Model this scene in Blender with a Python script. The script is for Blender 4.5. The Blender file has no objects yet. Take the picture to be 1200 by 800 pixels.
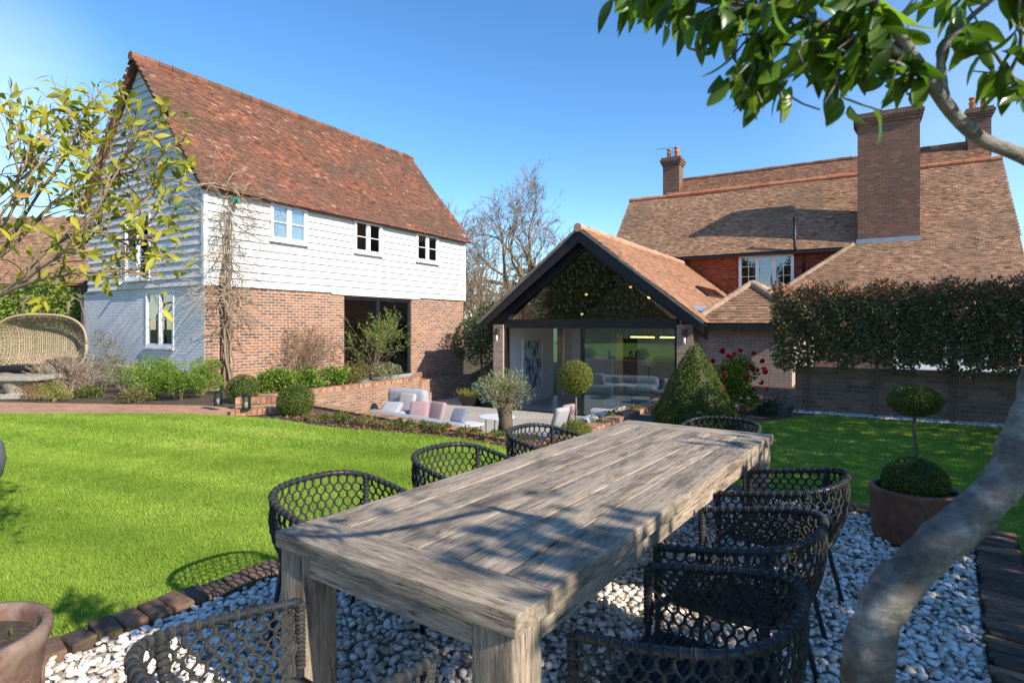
import bpy, math, random
import numpy as np
from math import radians, sin, cos, pi
random.seed(7); RNG = np.random.default_rng(11)
sc = bpy.context.scene

# ------------------------------------------------------------------ camera
EYE = 1.54; FPX = 678.0; HY = 381.0
cam = bpy.data.cameras.new('camera'); camo = bpy.data.objects.new('camera', cam)
sc.collection.objects.link(camo); sc.camera = camo
camo.location = (0, 0, EYE); camo.rotation_euler = (radians(90), 0, 0)
cam.sensor_width = 36; cam.lens = 36 * FPX / 1200
cam.shift_y = -(400 - HY) / 1200
cam.clip_start = 0.05; cam.clip_end = 2000
cam.dof.use_dof = True; cam.dof.focus_distance = 8.0; cam.dof.aperture_fstop = 5.6

# ------------------------------------------------------------------ light
SUN_AZ = (0.775, -0.632); SUN_EL = 31.0
world = bpy.data.worlds.new("World"); sc.world = world; world.use_nodes = True
wn = world.node_tree; wn.nodes.clear()
wo = wn.nodes.new('ShaderNodeOutputWorld'); wb = wn.nodes.new('ShaderNodeBackground')
sky = wn.nodes.new('ShaderNodeTexSky'); sky.sky_type = 'NISHITA'; sky.sun_disc = False
sky.sun_elevation = radians(SUN_EL); sky.sun_rotation = math.atan2(SUN_AZ[0], SUN_AZ[1])
sky.altitude = 0; sky.air_density = 0.9; sky.dust_density = 0.08; sky.ozone_density = 2.6
tc = wn.nodes.new('ShaderNodeTexCoord'); mp = wn.nodes.new('ShaderNodeMapping'); mp.inputs['Scale'].default_value = (1.2, 1.2, 4.0)
nz = wn.nodes.new('ShaderNodeTexNoise'); nz.inputs['Scale'].default_value = 1.7; nz.inputs['Detail'].default_value = 7; nz.inputs['Roughness'].default_value = .55
cr = wn.nodes.new('ShaderNodeValToRGB'); cr.color_ramp.elements[0].position = .66; cr.color_ramp.elements[1].position = .95
cr.color_ramp.elements[1].color = (.75, .75, .75, 1)
mx = wn.nodes.new('ShaderNodeMixRGB'); mx.inputs[2].default_value = (8.0, 8.4, 9.0, 1)
wn.links.new(tc.outputs['Generated'], mp.inputs[0]); wn.links.new(mp.outputs[0], nz.inputs['Vector'])
wn.links.new(nz.outputs['Fac'], cr.inputs[0]); 
def blob(px_, py_, rad):
    dv = nodes_v((px_ - 600) / FPX, 1, (HY - py_) / FPX); d_ = wn.nodes.new('ShaderNodeVectorMath'); d_.operation = 'DISTANCE'
    wn.links.new(tc.outputs['Generated'], d_.inputs[0]); d_.inputs[1].default_value = dv
    mr = wn.nodes.new('ShaderNodeMapRange'); mr.interpolation_type = 'SMOOTHSTEP'; mr.inputs['From Min'].default_value = rad; mr.inputs['From Max'].default_value = 0; mr.inputs['To Min'].default_value = 0; mr.inputs['To Max'].default_value = 1
    wn.links.new(d_.outputs['Value'], mr.inputs[0]); return mr.outputs[0]
def nodes_v(x, y, z): l = math.sqrt(x * x + y * y + z * z); return (x / l, y / l, z / l)
def wmath(op, a, b):
    n_ = wn.nodes.new('ShaderNodeMath'); n_.operation = op
    for i_, v_ in enumerate((a, b)):
        if isinstance(v_, (int, float)): n_.inputs[i_].default_value = v_
        else: wn.links.new(v_, n_.inputs[i_])
    return n_.outputs[0]
cl_ = wmath('ADD', wmath('MULTIPLY', blob(-30, 110, .20), .26), wmath('MULTIPLY', blob(1190, 110, .34), .14))
cl_ = wmath('MULTIPLY', cl_, wmath('ADD', nz.outputs['Fac'], .25)); cl_ = wmath('MAXIMUM', cl_, cr.outputs[0])
wn.links.new(cl_, mx.inputs[0])
hs = wn.nodes.new('ShaderNodeHueSaturation'); hs.inputs['Saturation'].default_value = 1.22
wn.links.new(sky.outputs[0], hs.inputs['Color'])
wn.links.new(hs.outputs[0], mx.inputs[1]); wn.links.new(mx.outputs[0], wb.inputs[0])
wb.inputs[1].default_value = 0.15
wn.links.new(wb.outputs[0], wo.inputs[0])
sl = bpy.data.lights.new('sun', 'SUN'); so = bpy.data.objects.new('sun', sl); sc.collection.objects.link(so)
sl.energy = 4.5; sl.angle = radians(0.5); sl.color = (1.0, .915, .775)
from mathutils import Vector
c_ = cos(radians(SUN_EL)); sv = Vector((SUN_AZ[0] * c_, SUN_AZ[1] * c_, sin(radians(SUN_EL))))
so.rotation_euler = sv.to_track_quat('Z', 'Y').to_euler(); so.location = (20, -15, 20)
sc.view_settings.view_transform = 'Standard'; sc.view_settings.look = 'None'
sc.view_settings.exposure = 0.80; sc.view_settings.gamma = 1

# ------------------------------------------------------------------ helpers
def W(px, py, Y):
    return np.array([(px - 600) / FPX * Y, Y, EYE + (HY - py) / FPX * Y])

def nrm(v):
    v = np.asarray(v, float); return v / (np.linalg.norm(v) + 1e-12)

class MB:
    def __init__(s): s.v = []; s.f = {}; s.n = 0; s.order = []
    def add(s, V, F, r=None):
        V = np.asarray(V, float).reshape(-1, 3); F = np.asarray(F, int)
        if F.ndim == 1: F = F[None]
        if r is None: r = random.random()
        r = np.full(len(F), r, float) if np.isscalar(r) else np.asarray(r, float)
        s.v.append(V); s.order.append((F + s.n, r)); s.n += len(V); return s
    def boxes(s, C, A, r=None):
        C = np.asarray(C, float).reshape(-1, 3); A = np.asarray(A, float).reshape(-1, 3, 3)
        n = len(C)
        S = np.array([[-1,-1,-1],[1,-1,-1],[1,1,-1],[-1,1,-1],[-1,-1,1],[1,-1,1],[1,1,1],[-1,1,1]], float)
        V = C[:, None, :] + np.einsum('kj,njc->nkc', S, A)
        FB = np.array([[0,3,2,1],[4,5,6,7],[0,1,5,4],[1,2,6,5],[2,3,7,6],[3,0,4,7]])
        F = (FB[None] + 8 * np.arange(n)[:, None, None]).reshape(-1, 4)
        if r is None: r = np.random.default_rng(n).random(n)
        r = np.full(n, r) if np.isscalar(r) else r
        return s.add(V.reshape(-1, 3), F, np.repeat(r, 6))
    def box(s, a, b, r=None):
        a = np.minimum(a, b) * 1.0 if False else np.array(a, float); b = np.array(b, float)
        c = (a + b) / 2; h = np.abs(b - a) / 2
        return s.boxes([c], [np.diag(h)], random.random() if r is None else r)
    def beam(s, p0, p1, w, h, up=(0, 0, 1), r=None):
        p0 = np.array(p0, float); p1 = np.array(p1, float); d = p1 - p0; L = np.linalg.norm(d); d = d / L
        sd = nrm(np.cross(d, up)); u = np.cross(sd, d)
        return s.boxes([(p0 + p1) / 2], [[d * L / 2, sd * w / 2, u * h / 2]], random.random() if r is None else r)
    def tube(s, P, R, n=6, cap=True, r=None, closed=False):
        P = np.asarray(P, float); m = len(P)
        R = np.full(m, R, float) if np.isscalar(R) else np.asarray(R, float)
        if closed: T = np.roll(P, -1, 0) - np.roll(P, 1, 0)
        else:
            T = np.empty_like(P); T[1:-1] = P[2:] - P[:-2]; T[0] = P[1] - P[0]; T[-1] = P[-1] - P[-2]
        T = T / (np.linalg.norm(T, axis=1)[:, None] + 1e-12)
        a = np.array([0, 0, 1.]) if abs(T[0][2]) < .9 else np.array([1., 0, 0])
        N = nrm(np.cross(T[0], a)); Ns = []
        for i in range(m):
            N = N - T[i] * np.dot(N, T[i]); N = N / (np.linalg.norm(N) + 1e-12); Ns.append(N)
        Ns = np.array(Ns); B = np.cross(T, Ns)
        an = 2 * pi * np.arange(n) / n
        V = P[:, None] + R[:, None, None] * (np.cos(an)[None, :, None] * Ns[:, None] + np.sin(an)[None, :, None] * B[:, None])
        i = np.arange(m if closed else m - 1)[:, None]; j = np.arange(n)[None]; i2 = (i + 1) % m; j2 = (j + 1) % n
        F = np.stack([i * n + j, i * n + j2, i2 * n + j2, i2 * n + j], -1).reshape(-1, 4)
        rr = random.random() if r is None else r
        s.add(V.reshape(-1, 3), F, rr)
        if cap and not closed and n > 3:
            k = s.n - m * n
            s.order.append((np.array([list(range(n - 1, -1, -1))]) + k, np.array([rr])))
            s.order.append((np.array([list(range(n))]) + k + (m - 1) * n, np.array([rr])))
        return s
    def lathe(s, prof, c=(0, 0, 0), n=32, r=None, jit=0):
        c = np.array(c, float); prof = np.array(prof, float); m = len(prof)
        an = 2 * pi * np.arange(n) / n
        V = np.stack([prof[:, 0][:, None] * np.cos(an), prof[:, 0][:, None] * np.sin(an), np.repeat(prof[:, 1][:, None], n, 1)], -1) + c
        i = np.arange(m - 1)[:, None]; j = np.arange(n)[None]; j2 = (j + 1) % n
        F = np.stack([i * n + j, i * n + j2, (i + 1) * n + j2, (i + 1) * n + j], -1).reshape(-1, 4)
        return s.add(V.reshape(-1, 3), F, random.random() if r is None else r)
    def prism(s, poly, z0, z1, r=None):
        poly = np.array(poly, float); n = len(poly); rr = random.random() if r is None else r
        V = np.vstack([np.c_[poly, np.full(n, z0)], np.c_[poly, np.full(n, z1)]])
        k = s.n; s.v.append(V); s.n += 2 * n
        s.order.append((np.array([list(range(n - 1, -1, -1))]) + k, np.array([rr])))
        s.order.append((np.array([list(range(n, 2 * n))]) + k, np.array([rr])))
        i = np.arange(n); j = (i + 1) % n
        s.order.append((np.stack([i, j, j + n, i + n], -1) + k, np.full(n, rr)))
        return s
    def extrude(s, pts, vec, r=None):          # planar polygon of 3-D points, extruded along vec
        P = np.array(pts, float); n = len(P); rr = random.random() if r is None else r
        V = np.vstack([P, P + np.array(vec, float)]); k = s.n; s.v.append(V); s.n += 2 * n
        s.order.append((np.array([list(range(n - 1, -1, -1))]) + k, np.array([rr])))
        s.order.append((np.array([list(range(n, 2 * n))]) + k, np.array([rr])))
        i = np.arange(n); j = (i + 1) % n
        s.order.append((np.stack([i, j, j + n, i + n], -1) + k, np.full(n, rr)))
        return s
    def rbox(s, c, size, rad, rot=None, r=None, bulge=0):
        h = np.array(size, float) / 2; rad = min(rad, h.min() * .999)
        g = []
        for k in range(3):
            q = np.array([0, .25, .6, 1.0]) * rad
            g.append(np.concatenate([-h[k] + q, [0], (h[k] - q)[::-1]]))
        V = []; F = []; off = 0
        for ax in range(3):
            a1, a2 = (ax + 1) % 3, (ax + 2) % 3
            for sg in (-1, 1):
                A, B = np.meshgrid(g[a1], g[a2], indexing='ij'); P = np.zeros(A.shape + (3,))
                P[..., ax] = sg * h[ax]; P[..., a1] = A; P[..., a2] = B
                m = A.shape[0]; V.append(P.reshape(-1, 3))
                i, j = np.meshgrid(np.arange(m - 1), np.arange(m - 1), indexing='ij')
                q = np.stack([i * m + j, (i + 1) * m + j, (i + 1) * m + j + 1, i * m + j + 1], -1).reshape(-1, 4)
                F.append((q if sg > 0 else q[:, ::-1]) + off); off += m * m
        V = np.vstack(V); F = np.vstack(F); Q = np.clip(V, -(h - rad), h - rad); D = V - Q
        V = Q + rad * D / (np.linalg.norm(D, axis=1)[:, None] + 1e-9)
        if bulge:
            f = 1 + bulge * (1 - (V[:, 0] / h[0]) ** 2) * (1 - (V[:, 1] / h[1]) ** 2); V[:, 2] *= f
        if rot is not None: V = V @ np.array(rot).T
        return s.add(V + np.array(c, float), F, random.random() if r is None else r)
    def mesh(s, name):
        V = np.vstack(s.v); me = bpy.data.meshes.new(name)
        tot = sum(F.size for F, _ in s.order); npol = sum(len(F) for F, _ in s.order)
        me.vertices.add(len(V)); me.vertices.foreach_set('co', V.ravel())
        me.loops.add(tot); me.polygons.add(npol)
        me.loops.foreach_set('vertex_index', np.concatenate([F.ravel() for F, _ in s.order]))
        sizes = np.concatenate([np.full(len(F), F.shape[1]) for F, _ in s.order])
        st = np.concatenate([[0], np.cumsum(sizes)[:-1]])
        me.polygons.foreach_set('loop_start', st.astype(int)); 
        try: me.polygons.foreach_set('loop_total', sizes.astype(int))
        except Exception: pass
        at = me.attributes.new('rnd', 'FLOAT', 'FACE')
        at.data.foreach_set('value', np.concatenate([r for _, r in s.order]).astype(np.float32))
        me.update(calc_edges=True); me.validate()
        return me

def obj(name, mb, mat, parent=None, smooth=False, loc=None, rz=0):
    me = mb.mesh(name); me.materials.append(mat)
    if smooth: me.shade_smooth()
    else: me.shade_flat()
    o = bpy.data.objects.new(name, me); sc.collection.objects.link(o)
    if parent is not None: o.parent = parent
    if loc is not None: o.location = loc
    o.rotation_euler = (0, 0, rz)
    return o
def tag(o, label, cat, group=None):
    o['label'] = label; o['category'] = cat
    if group: o['group'] = group
    return o
def thing(name, label, cat, loc=(0, 0, 0), rz=0, group=None):
    o = bpy.data.objects.new(name, None); sc.collection.objects.link(o); o.empty_display_size = .1
    o.location = [float(a) for a in loc]; o.rotation_euler = (0, 0, rz); return tag(o, label, cat, group)
def struct(name, mb, mat, kind='structure', **k):
    o = obj(name, mb, mat, **k); o['kind'] = kind; return o
def dup(root, loc, rz, label=None, group=None):
    r = root.copy(); sc.collection.objects.link(r); r.location = [float(a) for a in loc]; r.rotation_euler = (0, 0, rz)
    if label: r['label'] = label
    if group: r['group'] = group
    for ch in list(root.children):
        c = ch.copy(); sc.collection.objects.link(c); c.parent = r
        for g in ch.children:
            d = g.copy(); sc.collection.objects.link(d); d.parent = c
    return r

# ------------------------------------------------------------------ materials
class NT:
    def __init__(s, name):
        s.m = bpy.data.materials.new(name); s.m.use_nodes = True; s.t = s.m.node_tree; s.t.nodes.clear()
        s.out = s.t.nodes.new('ShaderNodeOutputMaterial')
    def n(s, typ, **k):
        nd = s.t.nodes.new(typ)
        for a, b in k.items():
            if a in nd.inputs.keys() if isinstance(a, str) else False: s.set(nd, a, b)
            else: setattr(nd, a, b)
        return nd
    def set(s, nd, inp, v):
        i = nd.inputs[inp]
        if hasattr(v, 'is_output') or isinstance(v, bpy.types.NodeSocket): s.t.links.new(v, i)
        else:
            if isinstance(v, (tuple, list)) and len(v) == 3 and i.type == 'RGBA': v = (*v, 1)
            i.default_value = v
    def math(s, op, a, b=0, c=None):
        nd = s.t.nodes.new('ShaderNodeMath'); nd.operation = op; s.set(nd, 0, a); s.set(nd, 1, b)
        if c is not None: s.set(nd, 2, c)
        return nd.outputs[0]
    def mix(s, f, a, b, mode='MIX'):
        nd = s.t.nodes.new('ShaderNodeMixRGB'); nd.blend_type = mode; s.set(nd, 0, f); s.set(nd, 1, a); s.set(nd, 2, b); return nd.outputs[0]
    def coord(s, which='Object'):
        return s.t.nodes.new('ShaderNodeTexCoord').outputs[which]
    def mapping(s, vec, scale=(1, 1, 1), loc=(0, 0, 0)):
        nd = s.t.nodes.new('ShaderNodeMapping'); s.set(nd, 0, vec); nd.inputs['Scale'].default_value = scale; nd.inputs['Location'].default_value = loc; return nd.outputs[0]
    def noise(s, vec, scale, detail=4, rough=.55, out='Fac'):
        nd = s.t.nodes.new('ShaderNodeTexNoise'); s.set(nd, 'Vector', vec); nd.inputs['Scale'].default_value = scale
        nd.inputs['Detail'].default_value = detail; nd.inputs['Roughness'].default_value = rough; return nd.outputs[out]
    def ramp(s, f, stops):
        nd = s.t.nodes.new('ShaderNodeValToRGB'); s.set(nd, 0, f); e = nd.color_ramp.elements
        while len(e) < len(stops): e.new(.5)
        for i, (p, c) in enumerate(stops):
            e[i].position = p; e[i].color = (*c, 1) if isinstance(c, (tuple, list)) else (c, c, c, 1)
        return nd.outputs[0]
    def rnd(s):
        nd = s.t.nodes.new('ShaderNodeAttribute'); nd.attribute_name = 'rnd'; return nd.outputs['Fac']
    def bump(s, h, strength=.5, dist=.01):
        nd = s.t.nodes.new('ShaderNodeBump'); s.set(nd, 'Height', h); nd.inputs['Strength'].default_value = strength; nd.inputs['Distance'].default_value = dist; return nd.outputs[0]
    def pbr(s, col, rough=.7, bump=None, metal=0, spec=.5, **k):
        p = s.t.nodes.new('ShaderNodeBsdfPrincipled'); s.set(p, 'Base Color', col); s.set(p, 'Roughness', rough); s.set(p, 'Metallic', metal)
        p.inputs['Specular IOR Level'].default_value = spec
        if bump is not None: s.set(p, 'Normal', bump)
        for a, b in k.items(): s.set(p, a.replace('_', ' '), b)
        s.t.links.new(p.outputs[0], s.out.inputs[0]); s.p = p; return s.m

def m_plain(name, col, rough=.6, metal=0, var=.15, bscale=40, bstr=.15, spec=.5):
    t = NT(name); c = t.coord(); f = t.noise(c, 6, 6, .6)
    cc = t.mix(1, col, t.ramp(f, [(.3, (1 - var,) * 3), (.7, (1 + var,) * 3)]), 'MULTIPLY')
    return t.pbr(cc, rough, t.bump(t.noise(c, bscale, 3), bstr, .004), metal, spec)

def wallvec(t):
    nd = t.t.nodes.new('ShaderNodeTexCoord'); s1 = t.t.nodes.new('ShaderNodeSeparateXYZ'); t.set(s1, 0, nd.outputs['Object'])
    s2 = t.t.nodes.new('ShaderNodeSeparateXYZ'); t.set(s2, 0, nd.outputs['Normal'])
    fx = t.math('GREATER_THAN', t.math('ABSOLUTE', s2.outputs[0]), .6); fz = t.math('GREATER_THAN', t.math('ABSOLUTE', s2.outputs[2]), .6)
    u = t.math('ADD', t.math('MULTIPLY', s1.outputs[1], fx), t.math('MULTIPLY', s1.outputs[0], t.math('SUBTRACT', 1, fx)))
    v = t.math('ADD', t.math('MULTIPLY', s1.outputs[1], fz), t.math('MULTIPLY', s1.outputs[2], t.math('SUBTRACT', 1, fz)))
    cb = t.t.nodes.new('ShaderNodeCombineXYZ'); t.set(cb, 0, u); t.set(cb, 1, v); return cb.outputs[0], nd.outputs['Object']

def m_brick(name, cols, mortar, bw=.225, bh=.075, mo=.011, tint=None, bs=.8):
    t = NT(name); v, oc = wallvec(t)
    wob = t.t.nodes.new('ShaderNodeVectorMath'); wob.operation = 'ADD'
    wsc = t.t.nodes.new('ShaderNodeVectorMath'); wsc.operation = 'SCALE'; t.set(wsc, 0, t.noise(v, 7, 2, .5, 'Color')); wsc.inputs[3].default_value = .012
    t.set(wob, 0, v); t.set(wob, 1, wsc.outputs[0]); v = wob.outputs[0]
    def bt(a, b, m):
        n = t.t.nodes.new('ShaderNodeTexBrick'); t.set(n, 'Vector', v); t.set(n, 'Color1', a); t.set(n, 'Color2', b); t.set(n, 'Mortar', m)
        n.inputs['Scale'].default_value = 1; n.inputs['Brick Width'].default_value = bw; n.inputs['Row Height'].default_value = bh
        n.inputs['Mortar Size'].default_value = mo; n.inputs['Mortar Smooth'].default_value = .25; return n
    b = bt((0, 0, 0), (1, 1, 1), (.5, .5, .5))
    sp = b.outputs['Color']
    st = [(i / (len(cols) - 1) * .9 + .05, c) for i, c in enumerate(cols)]
    br = t.ramp(sp, st)
    nf = t.noise(oc, 25, 5, .65); br = t.mix(1, br, t.ramp(nf, [(.25, (.72,) * 3), (.75, (1.22,) * 3)]), 'MULTIPLY')
    big = t.noise(oc, .8, 4, .6); br = t.mix(1, br, t.ramp(big, [(.3, (.85,) * 3), (.7, (1.12,) * 3)]), 'MULTIPLY')
    mc = t.mix(1, mortar, t.ramp(t.noise(oc, 9, 4), [(.3, (.75,) * 3), (.7, (1.15,) * 3)]), 'MULTIPLY')
    col = t.mix(b.outputs['Fac'], br, mc)
    h = t.math('ADD', t.math('MULTIPLY', t.math('SUBTRACT', 1, b.outputs['Fac']), 1.0), t.math('MULTIPLY', nf, .5))
    return t.pbr(col, .9, t.bump(h, bs, .012), spec=.2)

def m_rnd(name, stops, rough=.85, nscale=12, nvar=.25, bs=.3, big=None, spec=.3, bigcol=None, bigpos=(.5, .7)):
    t = NT(name); oc = t.coord(); c = t.ramp(t.rnd(), stops)
    f = t.noise(oc, nscale, 5, .65); c = t.mix(1, c, t.ramp(f, [(.25, (1 - nvar,) * 3), (.75, (1 + nvar,) * 3)]), 'MULTIPLY')
    if big:
        g = t.ramp(t.noise(oc, big, 6, .65), [(bigpos[0], 0), (bigpos[1], 1)]); c = t.mix(g, c, bigcol)
    return t.pbr(c, rough, t.bump(f, bs, .01), spec=spec)

def m_leaf(name, stops, rough=.5, trans=.3, spec=.35, nvar=.2):
    t = NT(name); c = t.ramp(t.rnd(), stops); f = t.noise(t.coord(), 3, 3)
    c = t.mix(1, c, t.ramp(f, [(.3, (1 - nvar,) * 3), (.7, (1 + nvar,) * 3)]), 'MULTIPLY')
    p = t.t.nodes.new('ShaderNodeBsdfPrincipled'); t.set(p, 'Base Color', c); p.inputs['Roughness'].default_value = rough; p.inputs['Specular IOR Level'].default_value = spec
    tr = t.t.nodes.new('ShaderNodeBsdfTranslucent'); t.set(tr, 0, t.mix(1, c, (1.1, 1.25, .6), 'MULTIPLY'))
    ms = t.t.nodes.new('ShaderNodeMixShader'); ms.inputs[0].default_value = trans
    t.t.links.new(p.outputs[0], ms.inputs[1]); t.t.links.new(tr.outputs[0], ms.inputs[2]); t.t.links.new(ms.outputs[0], t.out.inputs[0]); return t.m

def m_glass(name, tint=(.8, .87, .86), base=.08, mult=1.0):
    t = NT(name); tr = t.t.nodes.new('ShaderNodeBsdfTransparent'); tr.inputs[0].default_value = (*tint, 1)
    gl = t.t.nodes.new('ShaderNodeBsdfGlossy'); gl.inputs['Roughness'].default_value = .0; gl.inputs['Color'].default_value = (.95, .97, 1, 1)
    fr = t.t.nodes.new('ShaderNodeFresnel'); fr.inputs['IOR'].default_value = 1.5
    ms = t.t.nodes.new('ShaderNodeMixShader'); t.set(ms, 0, t.math('MINIMUM', t.math('ADD', t.math('MULTIPLY', fr.outputs[0], mult), base), 1))
    t.t.links.new(tr.outputs[0], ms.inputs[1]); t.t.links.new(gl.outputs[0], ms.inputs[2]); t.t.links.new(ms.outputs[0], t.out.inputs[0]); return t.m

def m_emit(name, col, s):
    t = NT(name); e = t.t.nodes.new('ShaderNodeEmission'); e.inputs[0].default_value = (*col, 1); e.inputs[1].default_value = s
    t.t.links.new(e.outputs[0], t.out.inputs[0]); return t.m

def m_wood(name, axis, dark=(.15, .11, .078), light=(.54, .455, .36)):
    t = NT(name); oc = t.coord(); sca = [70, 70, 70]; sca[axis] = 4.5
    r = t.rnd(); off = t.t.nodes.new('ShaderNodeVectorMath'); off.operation = 'ADD'; t.set(off, 0, oc)
    cb = t.t.nodes.new('ShaderNodeCombineXYZ'); q = t.math('MULTIPLY', r, 37.0)
    for i in range(3): t.set(cb, i, q)
    t.set(off, 1, cb.outputs[0])
    g = t.noise(t.mapping(off.outputs[0], sca), 1.0, 9, .78)
    s2 = [10, 10, 10]; s2[axis] = 2.6
    b = t.noise(t.mapping(off.outputs[0], s2), 1.0, 9, .72)
    s3 = [220, 220, 220]; s3[axis] = 16; fine = t.noise(t.mapping(off.outputs[0], s3), 1.0, 5, .7)
    c = t.ramp(g, [(.28, dark), (.5, tuple((d + l) / 2 for d, l in zip(dark, light))), (.72, light)])
    c = t.mix(t.ramp(b, [(.48, 0), (.62, .72)]), c, (.085, .068, .052))
    c = t.mix(1, c, t.ramp(fine, [(.3, (.72,) * 3), (.7, (1.28,) * 3)]), 'MULTIPLY')
    c = t.mix(1, c, (1.10, 1.07, 1.03), 'MULTIPLY')
    s4 = [34, 34, 34]; s4[axis] = 1.1; ck = t.math('ABSOLUTE', t.math('SUBTRACT', t.noise(t.mapping(off.outputs[0], s4), 1.0, 3, .5), .5))
    c = t.mix(t.ramp(ck, [(.004, .8), (.011, 0)]), c, (.035, .028, .022))
    sp = t.ramp(t.noise(t.mapping(off.outputs[0], [x * 2.2 for x in s2]), 1.7, 9, .8), [(.60, 0), (.68, .65)])
    c = t.mix(sp, c, (.50, .44, .36))
    g = t.math('ADD', g, t.math('MULTIPLY', fine, .6))
    c = t.mix(1, c, t.ramp(r, [(0, (.85,) * 3), (1, (1.15,) * 3)]), 'MULTIPLY')
    return t.pbr(c, .8, t.bump(t.math('ADD', g, t.math('MULTIPLY', b, .5)), .7, .006), spec=.25)

M = {}
M['barn_brick'] = m_brick('barn_brick', [(.16, .09, .075), (.30, .135, .08), (.40, .165, .09), (.21, .105, .08), (.42, .20, .12), (.15, .095, .08)], (.47, .39, .31))
M['wall_brick'] = m_brick('garden_wall_brick', [(.20, .11, .07), (.33, .175, .11), (.26, .135, .085), (.38, .22, .14)], (.36, .29, .22))
M['new_brick'] = m_brick('extension_brick', [(.40, .27, .20), (.46, .32, .24), (.34, .21, .16), (.50, .36, .28)], (.46, .39, .33))
M['old_brick'] = m_brick('old_wall_brick', [(.30, .165, .11), (.40, .22, .14), (.24, .135, .095), (.46, .27, .18)], (.36, .27, .20), bs=1)
M['chimney_brick'] = m_brick('chimney_brick', [(.17, .09, .065), (.26, .11, .07), (.13, .08, .065), (.30, .15, .09)], (.22, .17, .135))
M['white_brick'] = m_brick('painted_brick', [(.78, .79, .80), (.83, .83, .84), (.80, .81, .82)], (.74, .75, .77), bs=1)
M['hung_tile'] = m_brick('hung_clay_tile', [(.30, .075, .035), (.38, .10, .045), (.24, .065, .035), (.42, .13, .06)], (.10, .035, .02), bw=.165, bh=.10, mo=.007)
M['slab'] = m_brick('porcelain_paving', [(.36, .33, .30), (.40, .37, .335), (.38, .35, .32)], (.22, .20, .18), bw=.9, bh=.6, mo=.006, bs=.15)
M['path'] = m_brick('brick_path', [(.44, .21, .12), (.52, .28, .17), (.36, .17, .10)], (.46, .33, .23), bw=.215, bh=.105)
M['tile_barn'] = m_rnd('old_red_clay_tile', [(0, (.095, .047, .032)), (.3, (.16, .066, .040)), (.65, (.22, .088, .050)), (.95, (.28, .12, .068)), (1, (.33, .20, .14))], nscale=5, nvar=.35, big=.7, bigcol=(.115, .070, .048), bigpos=(.42, .66))
M['tile_house'] = m_rnd('brown_clay_tile', [(0, (.17, .095, .058)), (.35, (.28, .155, .09)), (.75, (.36, .205, .12)), (1, (.45, .28, .17))], nscale=4, nvar=.25, big=.5, bigcol=(.17, .11, .068), bigpos=(.5, .8))
M['tile_red'] = m_rnd('brown_red_clay_tile', [(0, (.16, .075, .045)), (.5, (.25, .12, .07)), (1, (.34, .17, .10))], nscale=4)
M['tile_ext'] = m_rnd('new_orange_clay_tile', [(0, (.26, .125, .07)), (.5, (.36, .185, .105)), (1, (.45, .25, .15))], nscale=5, nvar=.2)
M['ridge_orange'] = m_rnd('orange_ridge_tile', [(0, (.42, .14, .07)), (1, (.52, .21, .11))], nscale=8)
M['ridge_ext'] = m_rnd('pale_ridge_tile', [(0, (.44, .21, .13)), (1, (.55, .29, .19))], nscale=8)
M['ridge_brown'] = m_rnd('brown_hip_tile', [(0, (.30, .20, .13)), (1, (.42, .30, .20))], nscale=8)
M['board'] = m_plain('white_weatherboard', (.64, .64, .635), .55, var=.05, bscale=20)
M['white'] = m_plain('white_paint', (.80, .80, .79), .45, var=.03)
M['inner_white'] = m_plain('white_plaster', (.78, .77, .75), .8, var=.02)
M['black'] = m_plain('black_painted_timber', (.012, .013, .017), .45, var=.2)
M['dark_metal'] = m_plain('dark_metal', (.02, .021, .024), .4, .3)
M['lead'] = m_plain('lead_flashing', (.33, .36, .40), .5, .3)
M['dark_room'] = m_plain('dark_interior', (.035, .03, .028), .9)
M['glass'] = m_glass('window_glass', (.75, .8, .8), .10, 1.3)
M['glass_big'] = m_glass('sliding_door_glass', (.70, .88, .90), .08, 1.3)
M['glass_gable'] = m_glass('gable_glass', (.42, .47, .47), .14, 1.3)
M['warm'] = m_emit('warm_lamp', (1, .55, .16), 4)
M['soil'] = m_rnd('garden_soil', [(0, (.07, .048, .034)), (1, (.10, .07, .05))], nscale=30, nvar=.5, bs=.9, big=9, bigcol=(.17, .115, .08), bigpos=(.55, .62))
M['turf'] = m_rnd('turf', [(0, (.15, .23, .028)), (1, (.15, .23, .028))], nscale=30, nvar=.4, big=1.2, bigcol=(.17, .21, .035))
M['ground'] = m_rnd('rough_grass', [(0, (.06, .11, .02)), (1, (.06, .11, .02))], nscale=1.5, nvar=.4)
M['gravel_base'] = m_rnd('gravel_base', [(0, (.34, .31, .27)), (1, (.34, .31, .27))], nscale=40, nvar=.5, bs=1)
M['pebble'] = m_rnd('pale_pebble', [(0, (.30, .23, .16)), (.12, (.50, .41, .32)), (.4, (.62, .56, .49)), (.75, (.76, .71, .66)), (1, (.84, .80, .76))], rough=.75, nscale=25, nvar=.15, bs=.2)
M['edging'] = m_rnd('weathered_edging_brick', [(0, (.075, .05, .038)), (.5, (.13, .08, .055)), (.85, (.20, .11, .07)), (1, (.34, .16, .08))], nscale=18, nvar=.45, bs=1, big=5, bigcol=(.11, .11, .035), bigpos=(.58, .72))
M['terracotta'] = m_rnd('aged_terracotta', [(0, (.17, .095, .07)), (1, (.17, .095, .07))], nscale=14, nvar=.4, bs=.6, big=6, bigcol=(.27, .20, .155), bigpos=(.42, .62), rough=.75)
M['brown_glaze'] = m_rnd('brown_glazed_pot', [(0, (.16, .070, .042)), (1, (.16, .070, .042))], nscale=20, nvar=.35, bs=.4, big=6, bigcol=(.07, .045, .035), bigpos=(.48, .68), rough=.38)
M['stone'] = m_rnd('weathered_stone', [(0, (.30, .27, .22)), (1, (.36, .33, .27))], nscale=14, nvar=.3, bs=.5)
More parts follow.
